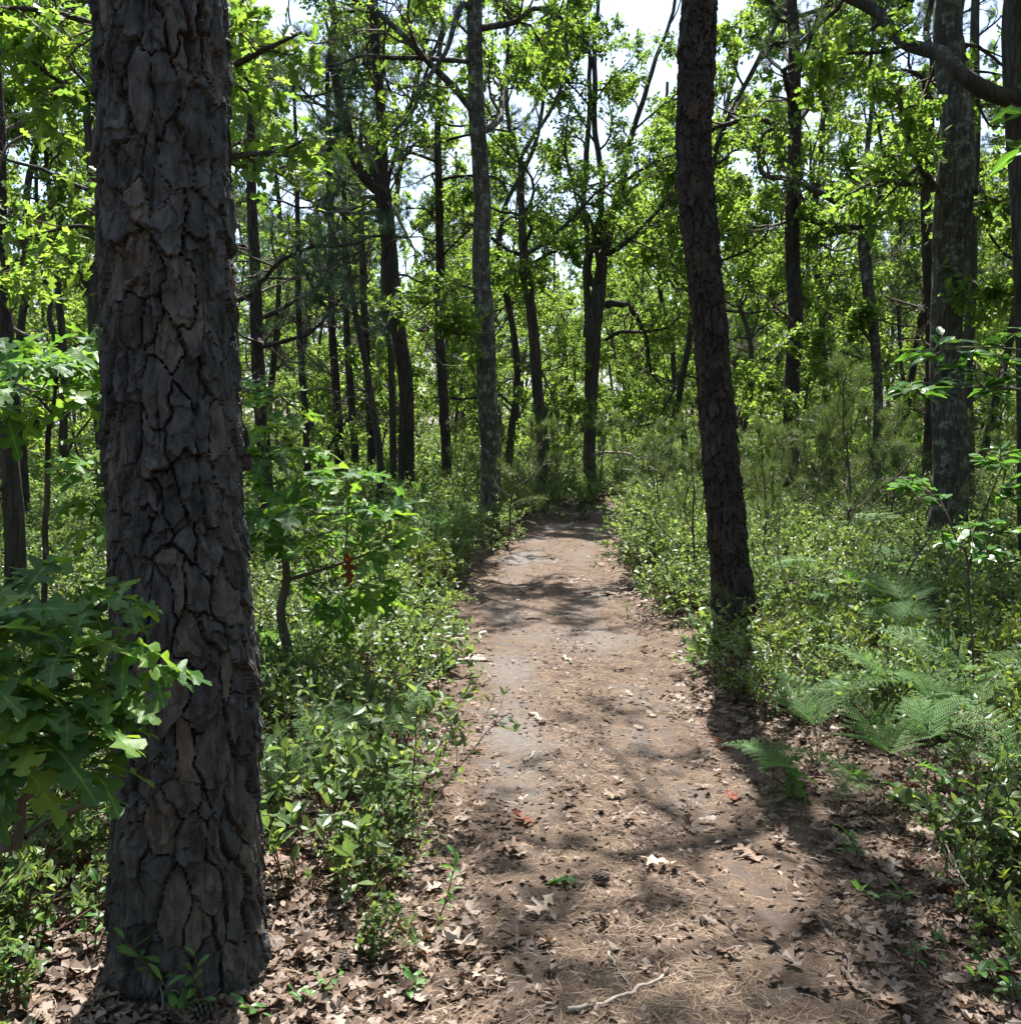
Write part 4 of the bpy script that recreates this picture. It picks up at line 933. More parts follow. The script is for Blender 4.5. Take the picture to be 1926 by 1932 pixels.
STIPES = [stipe(.32, .05), stipe(.42, .08), stipe(.26, .04)]; ST_H = [(.32, .05), (.42, .08), (.26, .04)]
ferns = []
def fern(x, y, az, s=1.0, nf=3, tilt=.45, k=0, label=None, px=0):
    ferns.append(dict(x=x, y=y, az=az, s=s, nf=nf, tilt=tilt, k=k, label=label, px=px))
def build_fern(f):
    z = float(gz(f['x'], f['y'])); r = empty('bracken_fern', (f['x'], f['y'], z), f['label'], 'fern', 'bracken ferns in the undergrowth'); r.scale = (f['s'],)*3; r.rotation_euler = (0, 0, f['az'])
    rg = rng_of(int(abs(f['x']*971+f['y']*377))); k = f['k']; h, ln = ST_H[k]
    obj('stem', STIPES[k], r)
    for i in range(f['nf']):
        o = obj('frond', FRONDS[int(rg.integers(7))], r, (0, ln*(1 if i == 0 else .85), h*(1 if i == 0 else .93)))
        a = 0 if i == 0 else (1 if i % 2 else -1)*(1.15+.25*rg.normal()); sc = 1.0 if i == 0 else .72
        o.rotation_euler = (f['tilt']+.18+.18*rg.normal()-(0 if i == 0 else .1), .1*rg.normal(), a); o.scale = (sc,)*3
def fern_px(x, y, az, s, nf=3, tilt=.45, k=0, label=None, drop=.38):
    """crown of the fern seen at (x, y); it stands drop metres below on the ground"""
    d = ray(x, y); t = 1.0
    for _ in range(20): p = CAM+d*t; t = (CAMZ-float(gz(p[0], p[1]))-drop*s)/max(-d[2], 1e-3)
    p = CAM+d*t; fern(p[0], p[1], az, s, nf, tilt, k, label, x); return p
fern_px(1545, 1345, .25, .7, 3, .5, 0, 'small bracken fern nearest the path on the right')
fern_px(1500, 1415, .9, .6, 3, .25, 2, 'lowest bracken fern on the right, its frond reaching toward the path')
fern_px(1690, 1395, .55, .74, 3, .35, 0, 'large bracken fern in the middle of the right-hand clump')
fern_px(1750, 1400, -.5, .7, 3, .55, 1, 'bracken fern with upright side frond right of the clump\'s middle')
fern_px(1840, 1270, .7, .85, 3, .15, 1, 'pale broad bracken fern at the top of the right-hand clump')
fern_px(1900, 1255, -.9, .78, 3, .2, 0, 'bracken fern at the right edge above the clump')
fern_px(1770, 1330, .1, .7, 3, .5, 1, 'shaded bracken fern between the pale fern and the clump')
fern_px(660, 1350, .8, .72, 3, .35, 0, 'bright bracken fern left of the path beside the sapling stem')
fern_px(720, 1365, -.6, .62, 3, .4, 0, 'bracken fern just right of the bright fern, left of the path')
fern_px(545, 1440, .5, .62, 3, .4, 2, 'bracken fern against the right side of the huge pine')
fern_px(680, 1460, -1.0, .6, 3, .25, 2, 'low bracken fern arching toward the path below the bright fern')
fern_px(1610, 1300, -.3, .62, 3, .4, 0, 'bracken fern behind the small fern nearest the path')
fern_px(1640, 1440, 1.2, .6, 3, .3, 2, 'low bracken fern in front of the right-hand clump')
fern_px(1870, 1345, .3, .75, 3, .45, 1, 'bracken fern below the pale broad fern at the right')
fern_px(1905, 1420, -.2, .7, 3, .4, 0, 'bracken fern low at the right edge of the frame')
fern_px(1700, 1290, 1.0, .7, 3, .25, 1, 'bracken fern behind the middle of the right-hand clump')
fern_px(620, 1400, .1, .62, 3, .5, 0, 'small bracken fern between the huge pine and the bright fern')
rfn = rng_of(61); more = []
def patch(n, x0, x1, y0, y1, s0, s1, adj):
    for _ in range(n):
        x, y = rfn.uniform(x0, x1), rfn.uniform(y0, y1); p = fern_px(x, y, rfn.uniform(0, 6.28), rfn.uniform(s0, s1), int(rfn.integers(2, 4)), rfn.uniform(.1, .5), int(rfn.integers(3)), None, .42)
        ferns[-1]['adj'] = adj; more.append(ferns[-1])
patch(16, 740, 930, 925, 1010, .85, 1.2, 'bracken fern in the far patch'); patch(9, 1380, 1720, 1040, 1150, .7, .9, 'bracken fern in the shrubs'); patch(7, 1680, 1926, 1090, 1210, .65, .9, 'shaded bracken fern')
patch(7, 1150, 1500, 930, 1000, .8, 1.1, 'distant bracken fern'); patch(7, 10, 190, 940, 1080, .8, 1.1, 'bracken fern'); patch(5, 1500, 1740, 900, 990, .8, 1.2, 'distant sunlit bracken fern'); patch(4, 480, 560, 1180, 1260, .7, .9, 'small bracken fern')
seen = {}
for f in more:
    if abs(f['x']-pcx(f['y'])) < .95: f['x'] = pcx(f['y'])+math.copysign(1.05, f['x']-pcx(f['y']))
in_place(more, 'bracken fern')
lab_n = {}
for f in ferns: lab_n.setdefault(f['label'], []).append(f)
for f in ferns: build_fern(f)

# ------------------------------------------------------------------ young pines
def young_pine(seed, H, shoots=11, nl=.11, dens=32, bare=.22):
    rng = rng_of(seed)
    P, R = grow(rng, np.array([[0, 0, -.05]]), np.array([[rng.normal()*.12, rng.normal()*.12, 1]]), np.array([H]), np.array([.006+H*.006]), np.array([.004]), 14, .07, .08)
    cl, cr = limb_batch(rng, P[0], R[0], H*bare, H*.92, shoots, H*.42, (15, 60), .5, up=.16, wander=.12, n=7, rmin=.003)
    P2, R2 = children(rng, cl, cr, 2, .4, .9, (.45, .3), .7, 5, .1, .12, .0025, .2)
    V, F = tubes(P, R, 6); st = ('trunk', mesh('trunk', V, F, M['twig']))
    V, F = join([tubes(cl, cr, 4), tubes(P2, R2, 3)]); br = ('branches', mesh('branches', V, F, M['twig']))
    allt = [(cl, .35), (P2, .2), (P, .72)]; parts = []
    for tw, t0 in allt:
        p, t = sample_on(rng, tw, dens*3, t0, 1.0, .9); q = rng.normal(size=p.shape); q = nrm(q-(q*t).sum(-1, keepdims=True)*t)
        parts.append(place(NEEDLE[0]*np.array([1.6, 1, 1]), NEEDLE[1], p, nrm(t*.75+q*.75+np.array([0, 0, .1])), rng.normal(size=p.shape), nl*rng.uniform(.6, 1.15, len(p))))
    V, F = join(parts); return [st, br, ('needles', mesh('needles', V, F, M['young_needle'], smooth=False))]
YP = [young_pine(600, .75, 6, .10, 30, .25), young_pine(601, 1.15, 8, .10), young_pine(602, 1.5, 13, .10), young_pine(603, 1.9, 15, .11), young_pine(604, 1.3, 5, .09, 16, .45)]
YH = [.75, 1.15, 1.5, 1.9, 1.3]
yp = []
def pine_px(px, Yd, top_y, k, label=None, rz=None):
    """a young pine at distance Yd whose tip is seen at height top_y"""
    p = at(px, top_y+(28 if px > 1400 and label is None else 0), Yd); z = float(gz(p[0], Yd)); s = (p[2]-z)/YH[k]; yp.append(dict(px=px, x=p[0], Y=Yd, z=z, k=k, s=s, rz=rz if rz is not None else rfn.uniform(0, 6.28), label=label))
pine_px(1392, 6.3, 1065, 0, 'small young pine with long needles at the foot of the leaning pine')
pine_px(1518, 5.7, 1000, 4, 'spindly dark-stemmed young pine in front of the shrubs right of the leaning pine')
pine_px(1655, 7.0, 905, 4, 'bare-stemmed young pine with a single leader before the right-hand shrubs')
pine_px(1318, 8.5, 850, 1, 'young pine just left of the leaning pine trunk')
for px, Yd, ty, k in [(955, 12.5, 800, 2), (985, 14.0, 815, 2), (1030, 17.6, 770, 3), (1062, 18.5, 775, 3), (1085, 18.8, 760, 3), (1010, 16.5, 810, 2), (1045, 18, 800, 2), (1165, 20.5, 790, 3), (1200, 14, 790, 2), (1235, 12.0, 790, 3), (1260, 11, 830, 2),
                      (1420, 11.5, 790, 2), (1450, 10.5, 770, 3), (1475, 11.2, 790, 2), (1445, 9.5, 850, 1), (1540, 11, 740, 3), (1600, 10.2, 655, 3), (1625, 12, 730, 3), (1680, 11.5, 770, 3), (1690, 12, 740, 3), (1735, 13.5, 770, 2), (1560, 13, 780, 2),
                      (1590, 9.2, 830, 2), (1900, 11.5, 780, 3), (1840, 12.5, 760, 3), (1385, 13.5, 800, 2), (1290, 13.5, 800, 2), (880, 14, 820, 1), (860, 15.5, 800, 2), (1145, 17, 790, 3), (1340, 15.5, 780, 3), (1500, 14, 760, 3), (1580, 14.5, 750, 3)]:
    pine_px(px+rfn.normal()*4, Yd, ty, k)
lst = [y for y in yp if y['label'] is None]; in_place(lst, 'olive young pine')
for y in yp: put('young_pine', YP[y['k']], (y['x'], y['Y'], y['z']), y['rz'], y['s'], y['label'], 'tree', 'young pines in the understory')

# ------------------------------------------------------------------ near saplings, leaf by leaf
def sapling(name, label, base, stem_pts, whorls, blades, size, seed, bark='oak_bark', stem_r=(.016, .007), nleaf=(5, 8), whorled=True, group=None, extra=(), flat=.25, skip_twig=False):
    """base: ground point; stem_pts: 3D points of the stem; whorls: [(3D point, leaf size factor)]"""
    rng = rng_of(seed); base = np.asarray(base, float); root = empty(name, base, label, 'sapling', group)
    S = np.array(stem_pts, float); k = max(14, int(np.linalg.norm(np.diff(S, axis=0), axis=1).sum()/.04))
    q, rr = resample(S, k, np.linspace(stem_r[0], stem_r[1], len(S))); q += np.stack([noise(np.arange(k)*.3, seed, c, 3) for c in range(3)], 1)*.006
    V, F = bark_tube(q, rr, 12, .16, seed); obj('stem', mesh('stem', V-base, F, M[bark]), root)
    for e in extra:                                            # side branches drawn by hand
        q2 = resample(np.array([p for p, _ in e]), 14); r2 = np.interp(np.linspace(0, 1, 14), np.linspace(0, 1, len(e)), [r for _, r in e])
        V, F = bark_tube(q2, r2, 8, .15, seed+1); obj('branch', mesh('branch', V-base, F, M[bark]), root); q = np.vstack([q, q2]); rr = np.concatenate([rr, r2])
    nodes = q.copy(); n = 0
    for w, sf in whorls:
        w = np.asarray(w, float); d2 = ((nodes-w)**2).sum(1) + 2.0*np.maximum(0, nodes[:, 2]-w[2]+.03)**2
        a = nodes[int(np.argmin(d2))]; mid = (a+w)/2+rng.normal(size=3)*.02*np.linalg.norm(w-a)/.2+np.array([0, 0, -.02])
        T = resample(np.array([a, mid, w]), 8); V, F = tubes(T[None], np.linspace(.0045, .0022, 8)[None], 5); obj('twig', mesh('twig', V-base, F, M['twig']), root)
        out = nrm(w-a); nl = int(rng.integers(nleaf[0], nleaf[1])); a0 = rng.uniform(0, 6.28)
        nodes = np.vstack([nodes, T[2:]])
        for i in range(nl):
            if whorled: p = w+rng.normal(size=3)*.006; az = a0+i*6.283/nl+rng.normal()*.25
            else: p = T[int(rng.integers(2, 8))]; az = math.atan2(out[1], out[0])+(1 if i % 2 else -1)*rng.uniform(.5, 1.3)
            el = rng.normal()*.28+.05; d = np.array([math.cos(az)*math.cos(el), math.sin(az)*math.cos(el), math.sin(el)])
            d = nrm(d+out*.45*(1 if whorled else .6)+np.array([0, 0, -.08])); up_ = np.array([0, 0, 1.])+rng.normal(size=3)*flat
            s = size*sf*rng.uniform(.7, 1.15); blade(root, base, blades[int(rng.integers(len(blades)))], p+d*s*.1, d, up_, s); n += 1
    return root
def around(rng, pts, n, spread):
    """whorl positions scattered about hand-placed points: [(x, y, Y)] in the photograph"""
    out = []
    for x, y, Yd in pts:
        for _ in range(n): out.append((at(x+rng.normal()*spread[0], y+rng.normal()*spread[1], Yd+rng.normal()*spread[2]), rng.uniform(.85, 1.1)))
    return out
rl = rng_of(71)
# close to the camera at the left edge, in front of the big pine
b0 = at(-60, 1700, 1.75); b0[2] = float(gz(b0[0], b0[1]))
ws = [(at(x, y, Yd), s) for x, y, Yd, s in [(225, 1130, 1.98, .75), (150, 1125, 2.05, .8), (80, 1165, 1.95, .9), (20, 1150, 1.9, .9), (235, 1215, 1.9, .8), (130, 1225, 1.85, 1), (40, 1245, 1.8, 1), (205, 1290, 1.85, .9), (110, 1320, 1.8, 1),
                                      (25, 1330, 1.75, 1.05), (180, 1380, 1.8, .95), (70, 1400, 1.75, 1), (150, 1450, 1.8, .9), (20, 1430, 1.7, 1), (285, 1265, 1.9, .8), (110, 1530, 1.95, .7), (-30, 1290, 1.7, 1), (-20, 1180, 1.8, 1), (60, 1100, 2.0, .8)]]
sapling('oak_sapling', 'large-lobed green oak sapling in front of the huge pine at the left edge', b0, [b0-np.array([0, 0, .05]), at(-20, 1680, 1.75), at(25, 1610, 1.76), at(48, 1580, 1.78), at(38, 1520, 1.79), at(80, 1480, 1.8), at(118, 1465, 1.8)],
        ws, OAK_BLADES, .128, 711, 'snag', (.014, .008), (7, 11), extra=[[(at(80, 1480, 1.8), .008), (at(100, 1380, 1.82), .006), (at(90, 1250, 1.85), .004), (at(100, 1160, 1.95), .003)], [(at(48, 1580, 1.78), .006), (at(100, 1545, 1.85), .004), (at(190, 1505, 1.95), .003)]])
# behind the big pine, left side, sunlit
b1 = at(60, 1000, 3.9); b1[2] = float(gz(b1[0], b1[1]))
ws = around(rl, [(30, 680, 3.6), (90, 665, 3.7), (150, 660, 3.7), (50, 720, 3.5), (120, 715, 3.6), (185, 700, 3.7), (20, 760, 3.6), (170, 760, 3.8), (100, 690, 3.4), (190, 640, 3.9)], 2, (18, 10, .12))
sapling('oak_sapling', 'sunlit yellow-green oak sapling left of the huge pine at mid height', b1, [b1-np.array([0, 0, .05]), at(90, 900, 3.9), at(100, 780, 3.8), at(110, 690, 3.7)], ws, OAK_BLADES, .16, 712, 'oak_bark', (.014, .006), (4, 7),
        extra=[[(at(100, 780, 3.8), .006), (at(60, 745, 3.6), .004), (at(-10, 740, 3.5), .003)]])
b2 = at(215, 1150, 3.6); b2[2] = float(gz(b2[0], b2[1]))
ws = around(rl, [(180, 880, 3.5), (150, 930, 3.45), (190, 960, 3.5), (165, 1000, 3.4), (210, 900, 3.6), (140, 890, 3.4), (200, 870, 3.5)], 1, (12, 10, .08))
sapling('oak_sapling', 'shaded oak sapling peeking out left of the huge pine trunk', b2, [b2-np.array([0, 0, .05]), at(215, 1050, 3.6), at(205, 930, 3.55), at(200, 860, 3.5)], ws, OAK_BLADES, .14, 713, 'oak_bark', (.012, .005), (4, 6))
# right of the big pine: the stout-stemmed sapling beside the path
b3 = gpt(555, 1345); Y3 = b3[1]; b3[2] = float(gz(b3[0], b3[1]))
ws = [(at(x, y, Y3+dy), s) for x, y, dy, s in [(640, 905, -.1, .95), (690, 900, 0, .95), (590, 905, 0, 1), (725, 975, -.15, 1.0), (690, 985, -.2, 1), (750, 1000, -.1, .9), (640, 960, .1, .95), (560, 955, -.2, 1.05), (520, 930, 0, 1),
                                               (490, 900, .1, 1), (480, 960, -.1, 1.0), (500, 1010, -.1, .9), (560, 1035, -.15, 1), (600, 1075, .1, .9), (690, 1100, -.2, .95), (650, 1120, 0, .9), (720, 1115, -.1, .85), (560, 1110, .1, .85), (610, 1140, .1, .8),
                                               (500, 860, .1, .95), (540, 850, .2, .9), (475, 820, .2, 1), (520, 800, .3, .85), (490, 770, .3, .85), (560, 780, .4, .75), (480, 735, .4, .75), (530, 745, .4, .7), (585, 850, .3, .8), (640, 1180, 0, .7), (700, 1040, -.25, .9), (620, 1010, .2, .8)]]
sapling('oak_sapling', 'stout-stemmed oak sapling with big lobed leaves right of the huge pine', b3, [b3-np.array([0, 0, .05]), at(548, 1260, Y3), at(532, 1160, Y3), at(540, 1090, Y3), at(535, 1040, Y3)], ws, OAK_BLADES, .19, 714, 'snag', (.030, .020), (6, 10),
        extra=[[(at(540, 1095, Y3), .012), (at(590, 1080, Y3-.05), .010), (at(650, 1060, Y3-.1), .007), (at(720, 1035, Y3-.15), .004)], [(at(650, 1060, Y3-.1), .005), (at(655, 1000, Y3-.1), .004), (at(660, 930, Y3-.05), .003)],
               [(at(537, 1060, Y3), .010), (at(515, 960, Y3+.1), .007), (at(500, 850, Y3+.2), .005), (at(505, 760, Y3+.35), .003)], [(at(640, 1066, Y3-.08), .005), (at(620, 1035, Y3), .003), (at(600, 1010, Y3+.1), .002)]])
hb = at(660, 1040, Y3-.12); ho = obj('hanging_leaf', HANG_DRY, None, (0, 0, 0), label='curled russet dead leaf hanging from the stout-stemmed sapling', category='leaf')
from mathutils import Matrix
hm = np.eye(4); yv = nrm(np.array([.05, .1, -1.])); zv = nrm(np.array([-.6, -1., 0.])-(np.array([-.6, -1., 0.])@yv)*yv); hm[:3, :3] = np.stack([np.cross(yv, zv), yv, zv], 1)*.16; hm[:3, 3] = hb+yv*.08; ho.matrix_world = Matrix(hm.tolist())
# right-hand edge: smooth oval leaves on a reaching branch, and lower ones
b4 = at(2080, 1350, 4.2); b4[2] = float(gz(b4[0], b4[1]))
ws = around(rl, [(1735, 660, 3.9), (1790, 650, 3.9), (1700, 715, 3.8), (1760, 735, 3.9), (1830, 700, 3.9), (1870, 650, 4.0), (1910, 690, 4.0), (1850, 740, 4.0), (1900, 620, 4.1), (1920, 745, 4.0)], 2, (22, 12, .15))
sapling('black_gum_sapling', 'oval-leaved branch reaching in from the right edge across the spotted oak', b4, [b4-np.array([0, 0, .05]), at(2060, 1100, 4.2), at(2030, 800, 4.2), at(2010, 600, 4.2)], ws, OVATE_BLADES, .082, 715, 'twig', (.018, .008), (8, 12), False,
        extra=[[(at(2030, 800, 4.2), .008), (at(1940, 740, 4.1), .006), (at(1830, 730, 3.95), .004), (at(1720, 720, 3.85), .0025)], [(at(2020, 700, 4.2), .006), (at(1920, 660, 4.05), .004), (at(1780, 655, 3.9), .0025)]])
b5 = gpt(1850, 1230); Y5 = 4.6; b5 = at(1850, 1230, Y5); b5[2] = float(gz(b5[0], b5[1]))
ws = around(rl, [(1860, 870, 4.3), (1900, 850, 4.4), (1840, 990, 4.3), (1890, 930, 4.4), (1800, 1000, 4.3), (1870, 1030, 4.2), (1915, 1000, 4.5), (1725, 900, 4.5), (1690, 905, 4.5), (1760, 940, 4.5), (1915, 905, 4.4)], 2, (16, 12, .12))
sapling('black_gum_sapling', 'oval-leaved sapling in front of the spotted oak\'s foot', b5, [b5-np.array([0, 0, .05]), at(1825, 1080, Y5), at(1800, 1010, Y5-.1), at(1770, 940, Y5)], ws, OVATE_BLADES, .082, 716, 'twig', (.006, .003), (8, 12), False,
        extra=[[(at(1825, 1080, Y5), .006), (at(1850, 980, Y5-.1), .005), (at(1890, 880, Y5-.2), .003)], [(at(1780, 955, Y5), .005), (at(1730, 905, Y5), .003), (at(1660, 905, Y5), .002)]])
b6 = at(2050, 900, 3.3); b6[2] = float(gz(b6[0], b6[1]))
ws = around(rl, [(1905, 210, 3.3), (1920, 280, 3.3)], 1, (8, 10, .05))
sapling('black_gum_sapling', 'sprig of oval leaves hanging at the upper right edge', b6, [b6-np.array([0, 0, .05]), at(2040, 600, 3.3), at(2000, 250, 3.3), at(1960, 200, 3.3)], ws, OVATE_BLADES, .10, 717, 'twig', (.014, .004), (5, 7), False)
b7 = gpt(1612, 1262); Y7 = b7[1]; b7[2] = float(gz(b7[0], b7[1]))
ws = [(at(1600, 1100, Y7), .9), (at(1640, 1135, Y7), .8), (at(1570, 1120, Y7), .8), (at(1575, 1195, Y7-.1), .8), (at(1550, 1180, Y7), .6)]
sapling('oak_seedling', 'dark-leaved oak seedling in the litter right of the leaning pine', b7, [b7-np.array([0, 0, .04]), at(1618, 1190, Y7), at(1610, 1110, Y7)], ws, OAK_BLADES, .15, 718, 'twig', (.005, .003), (3, 6))
for i, (x, y, lab) in enumerate([(1455, 1460, 'small broad-leaved oak seedling beside the path under the lowest fern'), (1660, 1500, 'leafy oak seedling among the right-hand ferns'), (1760, 1480, 'broad oak seedling leaves below the upright fern'), (1500, 1320, 'oak seedling behind the small fern nearest the path'), (1400, 1130, 'oak seedling by the leaning pine\'s foot')]):
    b = gpt(x, y+45); b[2] = float(gz(b[0], b[1])); Yb = b[1]
    sapling('oak_seedling', lab, b, [b-np.array([0, 0, .03]), b+np.array([.01, 0, .07]), b+np.array([.0, .01, .13])], [(b+np.array([.0, 0, .15]), 1), (b+np.array([.07, -.03, .12]), .8)], OAK_BLADES, .13, 730+i, 'green_stem', (.003, .002), (3, 5))

# ------------------------------------------------------------------ sprigs close to the camera
def sprig(label, x, y, h, n, size, seed, lean=(0, 0), stems=1):
    b = gpt(x, y); b[2] = float(surf(b[0], b[1])); rng = rng_of(seed); r = empty('leafy_sprig', b, label, 'plant')
    for s in range(stems):
        tip = np.array([lean[0]+rng.normal()*.05, lean[1]+rng.normal()*.04, h*(1-.25*s)]); P = resample(np.array([(0, 0, -.02), tip*.5+rng.normal(size=3)*.012, tip]), 8)
        V, F = tubes(P[None], np.linspace(.0028, .0014, 8)[None], 5); obj('stem', mesh('stem', V, F, M['stem']), r)
        m = n//stems+1
        for i in range(m):
            f = .45+.55*(i+1)/m; p = P[min(7, int(f*7))]; az = i*2.4+rng.normal()*.3; el = rng.uniform(.1, .7) if f < .95 else 1.0
            d = np.array([math.cos(az)*math.cos(el), math.sin(az)*math.cos(el), math.sin(el)])
            blade(r, b, SPRIG_BLADES[int(rng.integers(4))], b+p, d, np.array([0, 0, 1.])+rng.normal(size=3)*.3-.3*d, size*rng.uniform(.7, 1.15))
    return r
sprig('rosette of pale leaves in front of the huge pine\'s bark', 300, 1900, .20, 9, .055, 801, (-.03, -.02))
sprig('sprig of pale oval leaves at the foot of the huge pine', 352, 1925, .13, 9, .055, 802, (-.01, .0), 2)
sprig('thin-leaved sprig rising beside the oval-leaved sprig at the pine\'s foot', 400, 1925, .17, 9, .04, 803, (-.02, 0), 2)
sprig('three-leaved seedling on a leaning twig right of the pine\'s foot', 462, 1925, .06, 4, .05, 804, (-.03, 0))
sprig('glossy four-leaved teaberry lying in needles between pine and path', 790, 1860, .03, 6, .05, 805)
sprig('tiny teaberry left of the glossy teaberry', 735, 1868, .035, 4, .045, 806)
sprig('fine-leaved sprig in the needles right of the pine cone', 575, 1890, .10, 12, .035, 807, (.03, 0), 3)
sprig('dark teaberry rosette at the lower right corner', 1880, 1850, .07, 9, .06, 808, (0, 0), 2)
sprig('leafy sprig at the right edge above the dark teaberry', 1845, 1760, .12, 12, .045, 809, (0, 0), 3)
sprig('small sprig by the thin pale stalk at the right', 1722, 1830, .09, 7, .04, 810)
sprig('teaberry pair under the right-hand shrubs', 1690, 1700, .05, 6, .05, 811)
sprig('lone teaberry near the path under the right-hand shrubs', 1655, 1715, .05, 4, .06, 812)
sprig('low spreading sprig at the near end of the right-hand shrubs', 1620, 1630, .12, 14, .05, 813, (-.05, 0), 3)
sprig('sunlit young sprig at the right edge of the frame', 1885, 1640, .22, 16, .055, 814, (0, 0), 4)
sprig('bright upright sprig at the right edge, higher up', 1905, 1560, .25, 16, .055, 815, (0, 0), 3)
sprig('pale sprig at the lower left corner', 40, 1900, .16, 14, .05, 816, (0, 0), 3)
sprig('yellowish sprig in the litter left of the huge pine', 70, 1800, .18, 14, .045, 817, (0, 0), 3)
sprig('upright sprig against the left side of the huge pine', 175, 1800, .2, 14, .045, 818, (0, 0), 3)
sprig('small seedling alone on the path\'s left margin', 885, 1290, .12, 9, .05, 819, (0, 0), 2)
sprig('slender dark-stemmed sprig leaning over the path\'s left edge', 815, 1760, .26, 12, .045, 820, (.06, 0), 1)
sprig('dark teaberry clump right of the corner rosette', 1925, 1900, .08, 9, .06, 821, (0, 0), 2)
sprig('pink-tipped leafy sprig at the left edge of the path', 790, 1250, .22, 12, .05, 822, (0, 0), 2)

# ------------------------------------------------------------------ litter
rq = rng_of(91)
def litter_pts(n, y0, y1, f):
    y = y0+(y1-y0)*rq.uniform(size=n*3)**1.6; x = rq.uniform(-.62, .62, n*3)*(y+.6); k = rq.uniform(size=n*3) < f(x, y, np.abs(x-pcx(y))/HALF); return np.column_stack([x, y])[k][:n]
BENT = (np.array([(0, 0, 0), (.046, .5, .02), (.064, .5, .02), (.0, 1, .0)]), np.array([(0, 2, 1), (1, 2, 3)]))
p = litter_pts(120000, 1.9, 11, lambda x, y, u: .38+.5*np.exp(-(u/.34)**2)+.45*np.exp(-((u-1.25)/.35)**2)-.25*np.exp(-((u-.55)/.2)**2)+.25*noise(x*1.7, y*1.7, 0, 51))
a = rq.uniform(0, 6.28, len(p)); d = np.stack([np.cos(a), np.sin(a), rq.normal(size=len(p))*.07], 1)
zz = surf(p[:, 0], p[:, 1])+.004+rq.uniform(0, .006, len(p))
V, F = place(BENT[0]*np.array([1.1, 1, 1]), BENT[1], np.column_stack([p, zz]), d, np.column_stack([rq.normal(size=(len(p), 2))*.4, np.ones(len(p))]), rq.uniform(.04, .095, len(p)))
obj('needle_litter', mesh('needle_litter', V, F, M['straw'], smooth=False), kind='stuff', label='fallen pine needles strewn over the path', category='needles')
CURL = []
for i in range(3):
    tv, tf = LOB8[0].copy(), LOB8[1]; rg = rng_of(950+i); tv[:, 1] -= .5; tv[:, 2] = .08+(.5*rg.uniform(-.4, 1))*tv[:, 0]**2*3+rg.uniform(.1, .7)*tv[:, 1]**2+rg.normal(size=len(tv))*.03; CURL.append((tv, tf))
def leaf_layer(name, n, y0, y1, f, smin, smax, label, tm=None):
    p = litter_pts(n, y0, y1, f); parts = []
    for i in range(3):
        q = p[i::3]; a = rq.uniform(0, 6.28, len(q)); d = np.column_stack([np.cos(a), np.sin(a), rq.normal(size=len(q))*.22])
        up_ = np.column_stack([rq.normal(size=(len(q), 2))*.38, np.where(rq.uniform(size=len(q)) < .8, 1., -1.)])
        parts.append(place(*(tm or CURL[i]), np.column_stack([q, surf(q[:, 0], q[:, 1])+rq.uniform(.002, .022, len(q))]), d, up_, rq.uniform(smin, smax, len(q))))
    V, F = join(parts); obj(name, mesh(name, V, F, M['dead_leaf'], smooth=False), kind='stuff', label=label, category='leaves')
LOBES = CURL
leaf_layer('far_leaf_litter', 9000, 5, 12, lambda x, y, u: .04+.30*np.exp(-((u-1.1)/.3)**2)+.85*sstep(.95, 1.5, u)+.06*noise(x*2, y*2, 0, 52), .03, .08, 'dead oak leaves beside the path beyond the huge pine')
CURL = [(lambda tv: (np.column_stack([tv[:, 0], tv[:, 1]-.5, .06+(.5*(i-.4))*tv[:, 0]**2*3+(.15+.25*i)*(tv[:, 1]-.5)**2+rng_of(970+i).normal(size=len(tv))*.035]), LOBED[1]))(LOBED[0]) for i in range(3)]
leaf_layer('leaf_litter', 11000, 1.8, 5.4, lambda x, y, u: .04+.30*np.exp(-((u-1.1)/.3)**2)+.85*sstep(.95, 1.5, u)+.06*noise(x*2, y*2, 0, 52), .03, .085, 'layer of dead oak leaves beside and on the path')
CURL = LOBES
leaf_layer('distant_leaf_litter', 5000, 9, 26, lambda x, y, u: .10+.8*sstep(.8, 1.3, u), .08, .13, 'dead leaves under the shrubs farther along the path')
leaf_layer('leaf_fragments', 26000, 1.8, 17, lambda x, y, u: .5-.2*np.exp(-((u-.55)/.2)**2)+.3*noise(x*2.3, y*2.3, 0, 57), .014, .045, 'crumbs of dead leaf scattered over the path', DIAMOND)
def lie(me, x, y, size, az=None, tilt=.25, zoff=.010, name='fallen_leaf'):
    p = gpt(x, y); z = float(surf(p[0], p[1])); o = bpy.data.objects.new(name, me); col.objects.link(o); o.location = (p[0], p[1], z+zoff)
    o.rotation_euler = (rq.normal()*tilt, rq.normal()*tilt, az if az is not None else rq.uniform(0, 6.28)); o.scale = (size,)*3; return o
